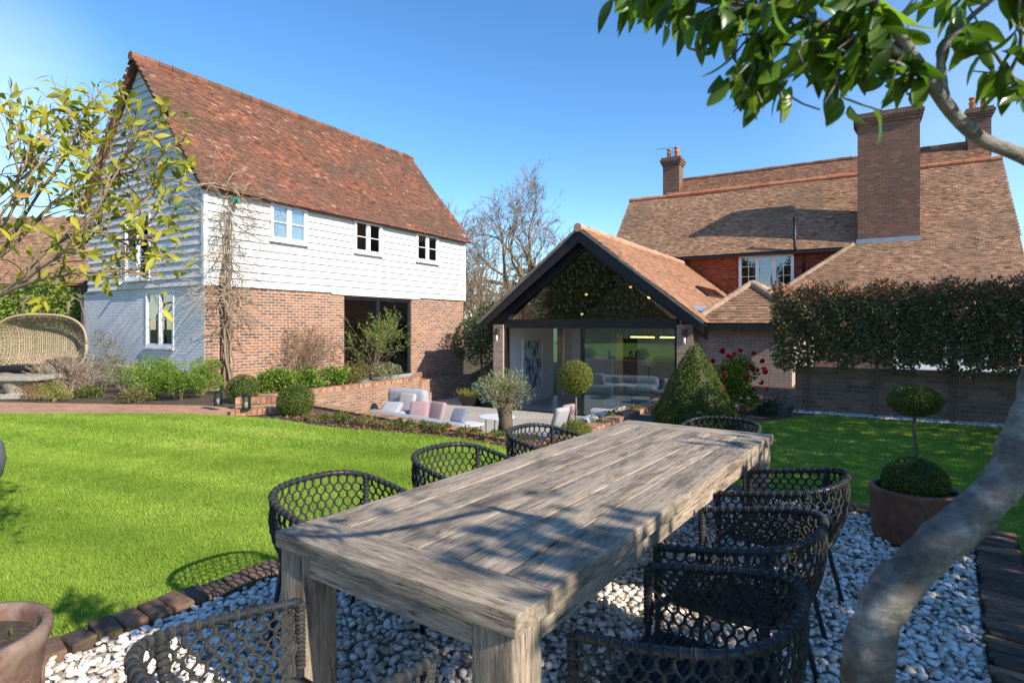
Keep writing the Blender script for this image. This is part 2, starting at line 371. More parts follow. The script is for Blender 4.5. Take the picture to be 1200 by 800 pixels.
M['grey_pot'] = m_plain('grey_pot', (.10, .11, .12), .6)
M['wood_x'] = m_wood('weathered_teak_x', 0); M['wood_y'] = m_wood('weathered_teak_y', 1); M['wood_z'] = m_wood('weathered_teak_z', 2)
M['rope'] = m_rnd('dark_rope', [(0, (.024, .025, .026)), (1, (.052, .050, .044))], nscale=90, nvar=.35, bs=.6, rough=.85)
M['tube'] = m_plain('charcoal_tube', (.030, .036, .046), .42, .35)
M['cushion'] = m_plain('grey_cushion', (.33, .335, .355), .9, var=.05, bscale=150)
M['pale_cushion'] = m_plain('pale_cushion', (.36, .35, .355), .9, var=.05, bscale=150)
M['pink'] = m_plain('pink_cushion', (.34, .225, .235), .9, var=.06, bscale=150)
M['teal'] = m_plain('teal_velvet', (.08, .30, .40), .8, var=.1)
M['teal_pale'] = m_plain('pale_teal_velvet', (.25, .46, .55), .8, var=.1)
M['table_white'] = m_plain('white_enamel', (.7, .7, .72), .35)
M['floor_in'] = m_plain('interior_floor', (.36, .32, .29), .35, var=.05)
M['rattan'] = m_rnd('bleached_rattan', [(0, (.29, .22, .145)), (1, (.44, .35, .245))], nscale=40, nvar=.2, bs=.3)
M['bark_pale'] = m_rnd('smooth_grey_bark', [(0, (.15, .13, .11)), (1, (.18, .155, .135))], nscale=9, nvar=.35, bs=.5, big=5, bigcol=(.30, .28, .25), bigpos=(.5, .72))
t_ = NT('smooth_bark'); oc_ = t_.coord()
a_n = t_.noise(t_.mapping(oc_, (14, 14, 60)), 1, 7, .7); b_n = t_.noise(oc_, 9, 7, .65); d_n = t_.noise(t_.mapping(oc_, (5, 5, 9)), 3, 8, .7)
c_b = t_.ramp(b_n, [(.34, (.10, .085, .07)), (.5, (.20, .18, .155)), (.62, (.36, .335, .30))])
c_b = t_.mix(1, c_b, t_.ramp(a_n, [(.3, (.60,) * 3), (.7, (1.3,) * 3)]), 'MULTIPLY'); c_b = t_.mix(t_.ramp(d_n, [(.60, 0), (.68, .7)]), c_b, (.14, .10, .05))
M['bark_pale'] = t_.pbr(c_b, .75, t_.bump(t_.math('ADD', a_n, b_n), 1.0, .012), spec=.25)
M['bark'] = m_rnd('brown_bark', [(0, (.13, .095, .065)), (1, (.21, .155, .11))], nscale=20, nvar=.35, bs=.6)
M['twig'] = m_rnd('bare_twig', [(0, (.15, .105, .07)), (1, (.30, .225, .155))], nscale=9)
M['twig_pale'] = m_rnd('pale_bare_twig', [(0, (.26, .19, .13)), (1, (.42, .33, .24))], nscale=9)
M['twig_grey'] = m_rnd('grey_winter_twig', [(0, (.15, .11, .07)), (1, (.30, .225, .14))], nscale=2)
M['box'] = m_leaf('box_leaf', [(0, (.045, .068, .012)), (.6, (.11, .15, .024)), (1, (.22, .25, .05))])
M['box_gold'] = m_leaf('gold_box_leaf', [(0, (.08, .10, .015)), (.6, (.19, .21, .032)), (1, (.33, .33, .07))])
M['photinia'] = m_leaf('photinia_leaf', [(0, (.055, .075, .026)), (.55, (.15, .175, .06)), (.72, (.28, .14, .08)), (1, (.58, .19, .13))], trans=.2)
M['laurel'] = m_leaf('glossy_broad_leaf', [(0, (.045, .09, .010)), (.5, (.11, .20, .020)), (1, (.27, .36, .045))], rough=.30, trans=.5, spec=.5)
M['yellow'] = m_leaf('yellowing_leaf', [(0, (.08, .13, .015)), (.25, (.22, .26, .025)), (.6, (.42, .40, .04)), (.9, (.58, .43, .05)), (1, (.45, .22, .05))], trans=.4)
M['perennial'] = m_leaf('fresh_green_leaf', [(0, (.085, .15, .015)), (1, (.25, .36, .055))])
M['olive'] = m_leaf('olive_leaf', [(0, (.14, .15, .065)), (.6, (.27, .27, .14)), (1, (.42, .42, .26))], rough=.6)
M['mixed'] = m_leaf('mixed_bed_leaf', [(0, (.06, .08, .02)), (.45, (.14, .16, .04)), (.75, (.25, .22, .08)), (1, (.33, .17, .08))])
M['heather'] = m_leaf('yellow_green_leaf', [(0, (.15, .16, .03)), (1, (.36, .34, .08))])
M['dead'] = m_leaf('dry_brown_leaf', [(0, (.16, .07, .03)), (1, (.36, .20, .10))], trans=.15)
M['evergreen'] = m_leaf('dark_evergreen_leaf', [(0, (.014, .032, .010)), (.7, (.038, .075, .018)), (1, (.085, .13, .03))], trans=.2)
M['ivy'] = m_leaf('ivy_leaf', [(0, (.08, .13, .02)), (.6, (.18, .28, .035)), (1, (.34, .42, .08))])
M['flower'] = m_leaf('red_petal', [(0, (.42, .012, .018)), (1, (.62, .03, .035))], trans=.25)
M['grass'] = m_leaf('grass_blade', [(0, (.165, .27, .03)), (.5, (.30, .42, .055)), (.88, (.45, .54, .10)), (1, (.54, .50, .20))], rough=.6, trans=.35, spec=.2, nvar=.12)
M['hedge_far'] = m_leaf('far_foliage', [(0, (.035, .048, .016)), (1, (.09, .105, .035))])

# ------------------------------------------------------------------ plant helpers
def rdirs(n, rng=RNG):
    v = rng.normal(size=(n, 3)); return v / np.linalg.norm(v, axis=1)[:, None]
def leaves(mb, P, D, L, Wd, N=None, fancy=False, rng=RNG, r=None, curl=.25):
    """P base points, D leaf directions, L lengths, Wd widths"""
    P = np.asarray(P, float); n = len(P); D = D / (np.linalg.norm(D, axis=1)[:, None] + 1e-9)
    L = np.broadcast_to(L, (n,))[:, None]; Wd = np.broadcast_to(Wd, (n,))[:, None]
    if N is None: N = rdirs(n, rng)
    S = np.cross(D, N); S /= (np.linalg.norm(S, axis=1)[:, None] + 1e-9); N = np.cross(S, D)
    r = rng.random(n) if r is None else r
    if not fancy:
        V = np.stack([P, P + D * L * .5 + S * Wd * .5 + N * Wd * .12, P + D * L, P + D * L * .5 - S * Wd * .5 + N * Wd * .12], 1)
        F = np.arange(4 * n).reshape(n, 4); return mb.add(V.reshape(-1, 3), F, r)
    ts = [0, .12, .3, .5, .7, .88, 1.0]; ws = [.06, .5, .9, 1, .8, .4, .02]; V = []
    for tt, w in zip(ts, ws):
        c = P + D * L * tt - N * L * curl * tt * tt
        V += [c - S * Wd * w * .5 + N * Wd * .16 * w, c, c + S * Wd * w * .5 + N * Wd * .16 * w]
    V = np.stack(V, 1); k = 3 * len(ts); F = []
    for i in range(len(ts) - 1):
        a = 3 * i; F += [[a, a + 1, a + 4, a + 3], [a + 1, a + 2, a + 5, a + 4]]
    F = (np.array(F)[None] + k * np.arange(n)[:, None, None]).reshape(-1, 4)
    return mb.add(V.reshape(-1, 3), F, np.repeat(r, 2 * (len(ts) - 1)))

def clumpnoise(d, k, seed, amp):
    g = np.random.default_rng(seed); c = rdirs(k, g); dot = d @ c.T; return 1 + amp * (np.max(dot, 1) - .85) * 3
def ball_leaves(mb, c, R, n, leaf, squash=1.0, seed=1, amp=.12, zcut=None, depth=.22, power=2.0):
    g = np.random.default_rng(seed); d = rdirs(n, g); f = clumpnoise(d, 40, seed, amp) * (1 - depth * g.random(n) ** 2)
    dd = np.sign(d[:, 2]) * np.abs(d[:, 2]) ** (1 / power * 2) if power != 2 else d[:, 2]
    P = np.c_[d[:, :2], dd] * R * f[:, None] * np.array([1, 1, squash]) + np.array(c)
    if zcut is not None: k = P[:, 2] > zcut; P = P[k]; d = d[k]
    leaves(mb, P, d * .8 + rdirs(len(P), g), leaf * g.uniform(.7, 1.3, len(P)), leaf * .55, N=d + rdirs(len(P), g) * .7, rng=g)
def core_ball(mb, c, R, squash=1.0, seed=1):
    a = np.linspace(-pi / 2, pi / 2, 9); mb.lathe([(max(R * cos(x), .001), R * squash * sin(x)) for x in a], c, 12, r=.05)  # dark inner core, added to stop light passing through the foliage

def grow(mb, p, d, L, r, depth, rng, spread=.5, segs=4, wob=.16, up=.08, ends=None, kids=(2, 3), ratio=.72, rr=.62, nmin=3, minr=.002, tips=None):
    P = [np.array(p)]; R = [r]; d = nrm(d)
    for i in range(segs):
        d = nrm(d + rng.normal(size=3) * wob + np.array([0, 0, up])); P.append(P[-1] + d * L / segs); R.append(max(r * (1 - .35 * (i + 1) / segs), minr))
    mb.tube(P, R, 7 if r > .05 else (5 if r > .015 else nmin), cap=False, r=rng.random())
    if ends is not None and depth <= 1: ends += [(P[k], nrm(P[k] - P[k - 1])) for k in range(1, len(P))]
    if depth <= 0: return
    for k in range(rng.integers(kids[0], kids[1] + 1)):
        t = segs if k == 0 else rng.integers(max(1, segs // 2), segs + 1)
        nd = nrm(d + rng.normal(size=3) * spread * (0.5 if k == 0 else 1))
        grow(mb, P[t], nd, L * ratio * rng.uniform(.8, 1.15), R[t] * (rr if k else .85), depth - 1, rng, spread, max(2, segs - (depth < 3)), wob, up, ends, kids, ratio, rr, nmin, minr)

def cr_spline(P, n):
    P = np.array(P, float); Q = np.vstack([2 * P[0] - P[1], P, 2 * P[-1] - P[-2]]); out = []
    for i in range(len(P) - 1):
        for t in np.arange(n) / n:
            a, b, c, d = Q[i], Q[i + 1], Q[i + 2], Q[i + 3]
            out.append(.5 * ((2 * b) + (-a + c) * t + (2 * a - 5 * b + 4 * c - d) * t * t + (-a + 3 * b - 3 * c + d) * t ** 3))
    out.append(P[-1]); return np.array(out)

def inpoly(x, y, poly):
    poly = np.array(poly); n = len(poly); ins = np.zeros(len(x), bool); j = n - 1
    for i in range(n):
        xi, yi = poly[i]; xj, yj = poly[j]
        c = ((yi > y) != (yj > y)) & (x < (xj - xi) * (y - yi) / (yj - yi + 1e-12) + xi); ins ^= c; j = i
    return ins

def tiles(mb, O, U, S, w, l, poly=None, tw=.165, ga=.10, seed=1, th=.013):
    """plain tiles laid on a slope: O eave start, U along the eave, S up the slope"""
    g = np.random.default_rng(seed); U = nrm(U); S = nrm(S); Nn = np.cross(U, S); Nn *= np.sign(Nn[2])
    nc = int(w / tw) + 2; nr = int(l / ga) + 1
    I, J = np.meshgrid(np.arange(nr), np.arange(nc), indexing='ij'); I = I.ravel(); J = J.ravel()
    u = (J - .5 * (I % 2)) * tw + tw * .25 + g.normal(size=len(I)) * .003; s = I * ga + ga * .6 + g.normal(size=len(I)) * .004
    wav = .012 * np.sin(u * .9 + 1) + .01 * np.sin(s * 2 + u * .5)
    if poly is None: k = (u > 0) & (u < w) & (s < l)
    else: k = inpoly(u, s, poly)
    u, s, wav = u[k], s[k], wav[k]; n = len(u)
    lo_, hi_ = np.maximum(u - tw * .485, 0), np.minimum(u + tw * .485, w); u = (lo_ + hi_) / 2; hw2 = (hi_ - lo_) / 2
    tilt = .12 + g.normal(size=n) * .03; yaw = g.normal(size=n) * .02
    Sx = S[None] * np.cos(tilt)[:, None] - Nn[None] * np.sin(tilt)[:, None]; Nx = Nn[None] * np.cos(tilt)[:, None] + S[None] * np.sin(tilt)[:, None]
    Ux = U[None] + S[None] * yaw[:, None]
    C = np.array(O) + U * u[:, None] + S * s[:, None] + Nn * (.03 + wav + g.normal(size=n) * .003)[:, None]
    A = np.stack([Ux * hw2[:, None], Sx * (ga * .72), Nx * th * .5], 1)
    mb.boxes(C, A, np.clip(g.normal(.5, .24, n), 0, 1)); return mb

def ridge(mb, p0, p1, r=.11, seg=.32, seed=1, lump=0):
    g = np.random.default_rng(seed); p0 = np.array(p0, float); p1 = np.array(p1, float); L = np.linalg.norm(p1 - p0); n = max(1, int(L / seg)); d = (p1 - p0) / L
    for i in range(n):
        a = p0 + d * L * i / n; b = p0 + d * L * ((i + 1) / n - .012 / L * 1)
        rr = r * g.uniform(.95, 1.05); off = np.array([0, 0, g.normal() * .004])
        mb.tube([a + off, b + off + np.array([0, 0, lump])], [rr, rr * (1.0 + lump * 4)], 10, r=g.random())
    return mb

# ==================================================================== ground levels
VB = np.array([.518, .855]); UB = np.array([.855, -.518])       # the two directions of the buildings
PD = -1.1                                                       # level of the sunken patio
A0 = np.array([-7.22, 13.6]); TH_B = math.atan2(.855, .518)     # barn corner, barn frame: x along the front, y into the barn
def bw(x, y): return A0 + VB * x + np.array([-.855, .518]) * y
F0 = np.array([-.596, 18.4]); TH_H = math.atan2(-.518, .855)    # extension corner
def hw(x, y): return F0 + UB * x + VB * y
P1 = np.array([-5.75, 12.9]); P2 = np.array([.44, 7.45]); P3 = np.array([4.95, 15.1])
TA = np.array([.8, -.6]); TP = np.array([.6, .8])               # across and along the dining table
def ap(a, p): return TA * a + TP * p

def flat(poly, z, r=.5):
    m = MB(); n = len(poly); m.add(np.c_[np.array(poly, float), np.full(n, z)], [list(range(n))], r); return m
struct('ground', flat([(-400, -300), (400, -300), (400, 600), (-400, 600)], PD - .02), M['ground'])
terr = [(-60, -30), (60, -30), (60, 34), (14, 34), tuple(P3), tuple(P2), tuple(P1), tuple(bw(.16, .3)), tuple(bw(10.0, .3)), tuple(bw(10.0, 5)), (-30, 40), (-60, 40)]
struct('garden_soil', flat(terr, 0.0), M['soil'])
lawnA = [(-26, -6)] + [tuple(ap(-3.42, p)) for p in (-6, -2, 0, 2, 4, 5.5)] + [(.30, 7.0), (-.05, 7.2), (-.6, 7.75), (-1.17, 8.09), (-2.25, 8.49), (-2.88, 8.77), (-3.88, 9.45), (-4.69, 9.76), (-5.63, 10.0), (-8.9, 10.04), (-26, 10.04)]
lawnB = [tuple(ap(-2.6, 5.6)), tuple(ap(.41, 5.6)), tuple(ap(.41, 3)), tuple(ap(.41, -4)), (20, -6), (20, 1.2), (14, 4.5), (7.55, 8.5), (5.3, 9.9), (4.7, 9.6), (3.73, 9.0), (3.6, 8.35), (2.2, 7.9)]
struct('lawn', flat(lawnA, .006), M['turf']); struct('lawn', flat(lawnB, .006), M['turf'])
gravel = [tuple(ap(-3.25, -3)), tuple(ap(.15, -3)), tuple(ap(.15, 5.4)), tuple(ap(-3.25, 5.4))]
struct('gravel_bed', flat(gravel, .004), M['gravel_base'])
struct('path', flat([(-26, 10.04), (-5.63, 10.0), (-4.5, 9.7), (-4.2, 9.9), (-4.9, 10.5), (-5.83, 11.0), (-10.15, 11.47), (-26, 11.6)], .016), M['path'])
patio = flat([(-9, 20.3), (-6.2, 12.7), (.44, 7.3), (5.2, 15.2), tuple(hw(6.3, .02)), tuple(hw(-.9, .02)), tuple(hw(-.9, 6)), (-1, 27), (-6, 27)], PD)
struct('patio', patio, M['slab'])
# terrace in front of the barn door
t = MB(); t.prism([(.2, 0), (.2, -1.5), (5.7, -1.5), (7.4, -.33), (7.4, 0)], PD, -.14)
struct('planting_terrace', t, M['soil'], loc=(A0[0], A0[1], 0), rz=TH_B)
t = MB(); t.prism([(4.2, -.02), (4.2, -1.35), (5.68, -1.47), (7.38, -.34), (7.38, -.02)], -.139, -.10)
struct('doorstep_paving', t, M['slab'], loc=(A0[0], A0[1], 0), rz=TH_B)

def brick_wall(name, label, p, q, z0, z1, th=.23, mat=None, cap=True, tilt0=None):
    p = np.array(p, float); q = np.array(q, float); d = q - p; L = np.linalg.norm(d)
    o = thing(name, label, 'wall', (p[0], p[1], 0), math.atan2(d[1], d[0]))
    m = MB(); m.box((0, 0, z0), (L, th, z1 - (.11 if cap else 0))); obj('wall', m, mat or M['wall_brick'], o)
    if cap:
        m = MB(); n = int(L / .083); i = np.arange(n); g = np.random.default_rng(int(L * 100))
        C = np.c_[(i + .5) * L / n, np.full(n, th / 2), z1 - .055 + g.normal(size=n) * .003]
        Am = np.repeat(np.diag([L / n * .45, th / 2 + .012, .053])[None], n, 0)
        m.boxes(C, Am, g.random(n)); obj('coping', m, M['cope'], o)
    return o
M['cope'] = m_rnd('coping_brick', [(0, (.22, .115, .07)), (.5, (.33, .17, .10)), (1, (.44, .26, .16))], nscale=18, nvar=.4, bs=.6)
brick_wall('retaining_wall', 'low brick wall with brick on edge coping between lawn bed and sunken patio', P2, P1, PD, .05)
brick_wall('retaining_wall', 'low brick wall running from the lollipop topiary towards the glazed extension', P3, P2, PD, .08)
b0, b1, b2 = bw(.16, -1.62), bw(5.76, -1.62), bw(7.4, -.36)
brick_wall('retaining_wall', 'brick retaining wall of the raised bed in front of the barn', b0, b1, PD, -.04)
brick_wall('retaining_wall', 'short brick wall end below the barn doorstep', b1, b2, PD, -.06)
brick_wall('garden_wall', 'old dark brick wall beneath the red tipped hedge', (5.1, 10.42), (14, 4.85), -.02, .80, mat=M['old_brick'], cap=False)

# pebbles and grass -------------------------------------------------
ICO = None
def ico():
    global ICO
    if ICO is None:
        import bmesh
        b = bmesh.new(); bmesh.ops.create_icosphere(b, subdivisions=2, radius=1); V = np.array([v.co[:] for v in b.verts]); F = np.array([[v.index for v in f.verts] for f in b.faces]); b.free()
        ICO = (V, F)
    return ICO
def pebbles(X, Y, z, size, g):
    V, F = ico(); n = len(X); k = len(V)
    sc3 = np.stack([g.uniform(.7, 1.25, n), g.uniform(.55, .9, n), g.uniform(.38, .62, n)], 1) * size[:, None]
    ax = g.uniform(0, 2 * pi, n); tl = g.normal(size=n) * .35; ca, sa = np.cos(ax), np.sin(ax)
    Q = V[None] * sc3[:, None]; Q = Q * (1 + .13 * np.sin(V[None] * 2.3 + g.uniform(0, 6, (n, 1, 3))) + .06 * np.sin(V[None][..., [1, 2, 0]] * 4.6 + g.uniform(0, 6, (n, 1, 3))))
    x = Q[..., 0] * np.cos(tl)[:, None] + Q[..., 2] * np.sin(tl)[:, None]; zz = -Q[..., 0] * np.sin(tl)[:, None] + Q[..., 2] * np.cos(tl)[:, None]; y = Q[..., 1]
    R = np.stack([x * ca[:, None] - y * sa[:, None], x * sa[:, None] + y * ca[:, None], zz], -1)
    R = R + np.stack([X, Y, z], 1)[:, None]
    FF = (F[None] + k * np.arange(n)[:, None, None]).reshape(-1, 3); return R.reshape(-1, 3), FF, np.repeat(g.random(n), len(F))
g = np.random.default_rng(5)
st = .031; a_, p_ = np.meshgrid(np.arange(-3.22, .14, st), np.arange(.3, 5.4, st)); a_ = a_.ravel() + g.uniform(-.017, .017, a_.size); p_ = p_.ravel() + g.uniform(-.017, .017, p_.size)
XY = a_[:, None] * TA + p_[:, None] * TP; k = (XY[:, 1] > .9) & (np.abs(XY[:, 0]) < XY[:, 1] * .93 + .3); XY = XY[k]
m = MB(); m.add(*pebbles(XY[:, 0], XY[:, 1], g.uniform(.010, .034, len(XY)), g.uniform(.0115, .0275, len(XY)), g))
o = struct('pebbles', m, M['pebble'], kind='stuff', smooth=True)
gs = np.array([(x, y) for x, y in zip(g.uniform(0, 1, 5200), g.uniform(0, 1, 5200))])
d = nrm(np.array([14, 4.85]) - np.array([5.1, 10.42])); nn = np.array([-d[1], d[0]]) * -1
XY = np.array([5.1, 10.42]) + d * (gs[:, :1] * 7) + nn * (gs[:, 1:] * .36 + .0) * (1 if nn[1] < 0 else -1)
m = MB(); m.add(*pebbles(XY[:, 0], XY[:, 1], g.uniform(.012, .03, len(XY)), g.uniform(.014, .024, len(XY)), g))
struct('gravel_strip', m, M['pebble'], kind='stuff', smooth=True)

def grass(poly, n, zr, h, wd, seed):
    g = np.random.default_rng(seed); Y = np.sqrt(g.uniform(zr[0] ** 2, zr[1] ** 2, n)); X = g.uniform(-.95, .95, n) * Y
    k = inpoly(X, Y, poly); X, Y = X[k], Y[k]; n = len(X)
    hh = h * g.uniform(.55, 1.25, n); an = g.uniform(0, 2 * pi, n); ln = g.normal(size=(n, 2)) * .45 * hh[:, None]
    w = wd * g.uniform(.7, 1.3, n) / 2
    B = np.stack([X, Y, np.full(n, .004)], 1); S = np.stack([np.cos(an) * w, np.sin(an) * w, 0 * w], 1)
    T = B + np.c_[ln, hh]
    V = np.stack([B - S, B + S, T], 1)
    pat = np.sin(X * 1.1 + .6 * np.sin(Y * 1.3)) * np.sin(Y * .9 + X * .35 + 2) + .5 * np.sin(X * 3.1 + 2 * np.sin(Y * 2.3)) * np.sin(Y * 3.7 + X)
    st = np.sin((X * .35 + Y * .94) * 2 * pi / 1.05); st = np.tanh(st * 2.5)
    r = np.clip(g.normal(.42, .17, n) + .15 * pat + .11 * st, 0, 1)
    return V.reshape(-1, 3), np.arange(3 * n).reshape(n, 3), r
m = MB()
m.add(*grass(lawnA, 300000, (2.2, 4.6), .026, .0042, 1)); m.add(*grass(lawnA, 330000, (4.6, 7.2), .028, .006, 2)); m.add(*grass(lawnA, 220000, (7.2, 10.4), .03, .010, 3))
m.add(*grass(lawnB, 160000, (3.0, 6.5), .028, .006, 4)); m.add(*grass(lawnB, 170000, (6.5, 10.6), .03, .009, 5))
struct('grass', m, M['grass'], kind='stuff')

# brick edging of the gravel ---------------------------------------
def edging(name, label, a0, p0, a1, p1, width, pitch, seed, hz=.045):
    g = np.random.default_rng(seed); s = ap(a0, p0); e = ap(a1, p1); d = e - s; L = np.linalg.norm(d); d /= L; nv = np.array([-d[1], d[0]])
    n = int(L / pitch); C = []; A = []
    m = MB()
    for i in range(n):
        c = s + d * (i + .5) * pitch + nv * g.normal() * .01; yaw = g.normal() * .06
        dx = d * cos(yaw) + nv * sin(yaw); dy = -d * sin(yaw) + nv * cos(yaw)
        rot = np.array([[dx[0], dy[0], 0], [dx[1], dy[1], 0], [g.normal() * .03, g.normal() * .04, 1]])
        m.rbox((c[0], c[1], hz - .03 + g.normal() * .005), (pitch * .93, width * g.uniform(.95, 1.03), .075), .013, rot, r=g.random() ** 1.3)
    return tag(obj(name, m, M['edging'], smooth=True), label, 'edging')
edging('brick_edging', 'row of mossy old bricks between the sunny lawn and the pebbles', -3.34, 5.4, -3.34, -1.2, .20, .112, 1)
edging('brick_edging', 'dark brick strip along the right side of the pebbles behind the tree trunk', .275, -1, .275, 5.6, .235, .076, 2, .035)
edging('brick_edging', 'short brick row at the far end of the pebbles by the shaded lawn', -3.4, 5.5, .15, 5.5, .18, .112, 3)

# ==================================================================== barn
barn = thing('barn', 'white weatherboarded barn over red brick with a steep red clay tile roof', 'barn', (A0[0], A0[1], 0), TH_B)
BL, BWd = 10.3, 5.68; EZ = 5.0; RZ = 8.42; BB = 2.50
def wall_with_holes(mb, x0, x1, z0, z1, holes, y0, y1, axis='x'):
    xs = sorted({x0, x1, *[h[0] for h in holes], *[h[1] for h in holes]}); zs = sorted({z0, z1, *[h[2] for h in holes], *[h[3] for h in holes]})
    for i in range(len(xs) - 1):
        for j in range(len(zs) - 1):
            cx, cz = (xs[i] + xs[i + 1]) / 2, (zs[j] + zs[j + 1]) / 2
            if any(h[0] < cx < h[1] and h[2] < cz < h[3] for h in holes): continue
            if axis == 'x': mb.box((xs[i], y0, zs[j]), (xs[i + 1], y1, zs[j + 1]))
            else: mb.box((y0, xs[i], zs[j]), (y1, xs[i + 1], zs[j + 1]))
m = MB(); wall_with_holes(m, 0, BL, PD, BB, [(4.27, 7.28, -.12, 2.40)], 0, .25)
obj('brick_wall', m, M['barn_brick'], barn)
m = MB(); wall_with_holes(m, .004, 6.25, -.1, BB - .003, [(1.31, 2.63, .98, 2.42)], -.003, .25, 'y'); obj('painted_brick_wall', m, M['white_brick'], barn)
m = MB(); m.box((BL - .25, .25, PD), (BL - .003, BWd, BB)); m.box((.25, BWd - .25, PD), (BL - .25, BWd, EZ)); obj('rear_wall', m, M['barn_brick'], barn)
m = MB(); m.box((7.42, -.35, PD), (BL + .02, -.003, -.34)); obj('plinth', m, M['barn_brick'], barn)
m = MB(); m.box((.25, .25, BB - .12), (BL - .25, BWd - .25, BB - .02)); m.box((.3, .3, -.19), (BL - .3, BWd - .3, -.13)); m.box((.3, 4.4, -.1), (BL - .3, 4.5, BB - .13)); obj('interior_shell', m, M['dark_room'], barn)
# weatherboards: real lapped boards
wins_f = [(1.71, 2.87, 3.76, 4.76), (4.62, 5.79, 3.76, 4.76), (7.46, 8.67, 3.76, 4.76)]
def board_run(mb, a0, a1, z, axis, holes, ex=.195):
    ints = [(a0, a1)]
    for h in holes:
        if h[2] < z + ex * .6 and h[3] > z + ex * .4:
            nw = []
            for s, e in ints:
                if h[0] > s and h[1] < e: nw += [(s, h[0]), (h[1], e)]
                else: nw.append((s, e))
            ints = nw
    for s, e in ints:
        if e - s < .03: continue
        cuts = [s]
        while e - cuts[-1] > 4.6: cuts.append(cuts[-1] + random.uniform(2.2, 4.2))
        for s_, e_ in zip(cuts, cuts[1:] + [e]): one_board(mb, s_, e_ - .003, z, axis, ex)
def one_board(mb, s, e, z, axis, ex):
    if True:
        jj = random.uniform(-.005, .005); z = z + random.uniform(-.003, .003)
        pr = [(.0, z - .012), (-.062, z - .012 + jj), (-.016, z + ex), (.0, z + ex)]
        if axis == 'x': mb.extrude([(s, y, zz) for y, zz in pr], (e - s, 0, 0))
        else: mb.extrude([(y, s, zz) for y, zz in pr][::-1], (0, e - s, 0))
m = MB(); m.box((0, .0, BB), (BL, .12, EZ)); z = BB
while z < EZ - .02: board_run(m, -.03, BL + .02, z, 'x', wins_f); z += .195
obj('front_boarding', m, M['board'], barn)
m = MB(); m.extrude([(.0, .12, BB), (.0, BWd, BB), (.0, BWd, EZ), (.0, BWd / 2, RZ - .12), (.0, .12, EZ)], (.12, 0, 0)); z = BB
slope = (RZ - EZ) / (BWd / 2)
wins_g = [(2.33, 3.58, 2.72, 4.45)]
while z < RZ - .2:
    if z < EZ: a0, a1 = -.03, BWd
    else: a0 = (z + .195 - EZ) / slope + .02; a1 = BWd - a0
    if a1 - a0 > .1: board_run(m, a0, a1, z, 'y', wins_g)
    z += .195
obj('gable_boarding', m, M['board'], barn)
m = MB(); m.box((-.070, -.070, BB - .02), (.03, .03, EZ)); obj('corner_board', m, M['white'], barn); m = MB(); m.box((BL - .03, -.072, BB - .02), (BL + .05, .04, EZ)); obj('corner_board', m, M['white'], barn)
def window(parent, x0, x1, z0, z1, y, axis='x', lights=2, bars=1, vbars=0, matf='white', sill=True, out=-1, glass='glass', fw=.055, backing=True):
    """casement window, part of its building: frame with glass, sashes and glazing bars"""
    def bx(mb, a0, b0, c0, a1, b1, c1):
        if axis == 'x': mb.box((a0, b0, c0), (a1, b1, c1))
        else: mb.box((b0, a0, c0), (b1, a1, c1))
    m = MB(); y0, y1 = y + out * .05, y - out * .03
    bx(m, x0, y0, z0, x0 + fw, y1, z1); bx(m, x1 - fw, y0, z0, x1, y1, z1); bx(m, x0 + fw, y0, z1 - fw, x1 - fw, y1, z1); bx(m, x0 + fw, y0, z0, x1 - fw, y1, z0 + fw)
    lw = (x1 - x0 - 2 * fw) / lights
    for i in range(1, lights): bx(m, x0 + fw + i * lw - .03, y0, z0 + fw, x0 + fw + i * lw + .03, y1, z1 - fw)
    fr = obj('window', m, M[matf], parent)
    s = MB(); ys0, ys1 = y + out * .035, y - out * .015
    for i in range(lights):
        a, b = x0 + fw + i * lw + (.03 if i else 0), x0 + fw + (i + 1) * lw - (.03 if i < lights - 1 else 0); c, d = z0 + fw, z1 - fw; q = .04
        bx(s, a, ys0, c, a + q, ys1, d); bx(s, b - q, ys0, c, b, ys1, d); bx(s, a + q, ys0, c, b - q, ys1, c + q); bx(s, a + q, ys0, d - q, b - q, ys1, d)
        for k in range(1, bars + 1):
            zz = c + (d - c) * k / (bars + 1); bx(s, a + q, ys0 - out * .012, zz - .011, b - q, ys1, zz + .011)
        for k in range(1, vbars + 1):
            xx = a + (b - a) * k / (vbars + 1); bx(s, xx - .011, ys0 - out * .014, c + q, xx + .011, ys1 + out * .004, d - q)
    obj('sash', s, M[matf], fr)
    gm = MB(); bx(gm, x0 + fw, y - .004, z0 + fw, x1 - fw, y + .002, z1 - fw); obj('pane', gm, M[glass], fr)
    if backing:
        bm = MB(); bx(bm, x0 + .02, y - out * .20, z0 + .02, x1 - .02, y - out * .21, z1 - .02); obj('dark_backing', bm, M['dark_room'], fr)  # near-black sheet behind the panes, painted to stand in for the unlit room
    if sill:
        sm = MB(); bx(sm, x0 - .04, y0 + out * .05, z0 - .045, x1 + .04, y0 + .003, z0 - .003) if out < 0 else None
        obj('sill', sm, M[matf], fr)
    return fr
def casing(parent, x0, x1, z0, z1, y, axis='x'):
    pass
for h in wins_f: window(barn, h[0], h[1], h[2], h[3], -.04, 'x', 2, 1, backing=True)
window(barn, 2.33, 3.58, 2.72, 4.45, -.02, 'y', 2, 2); window(barn, 1.31, 2.63, .98, 2.42, .03, 'y', 2, 1)
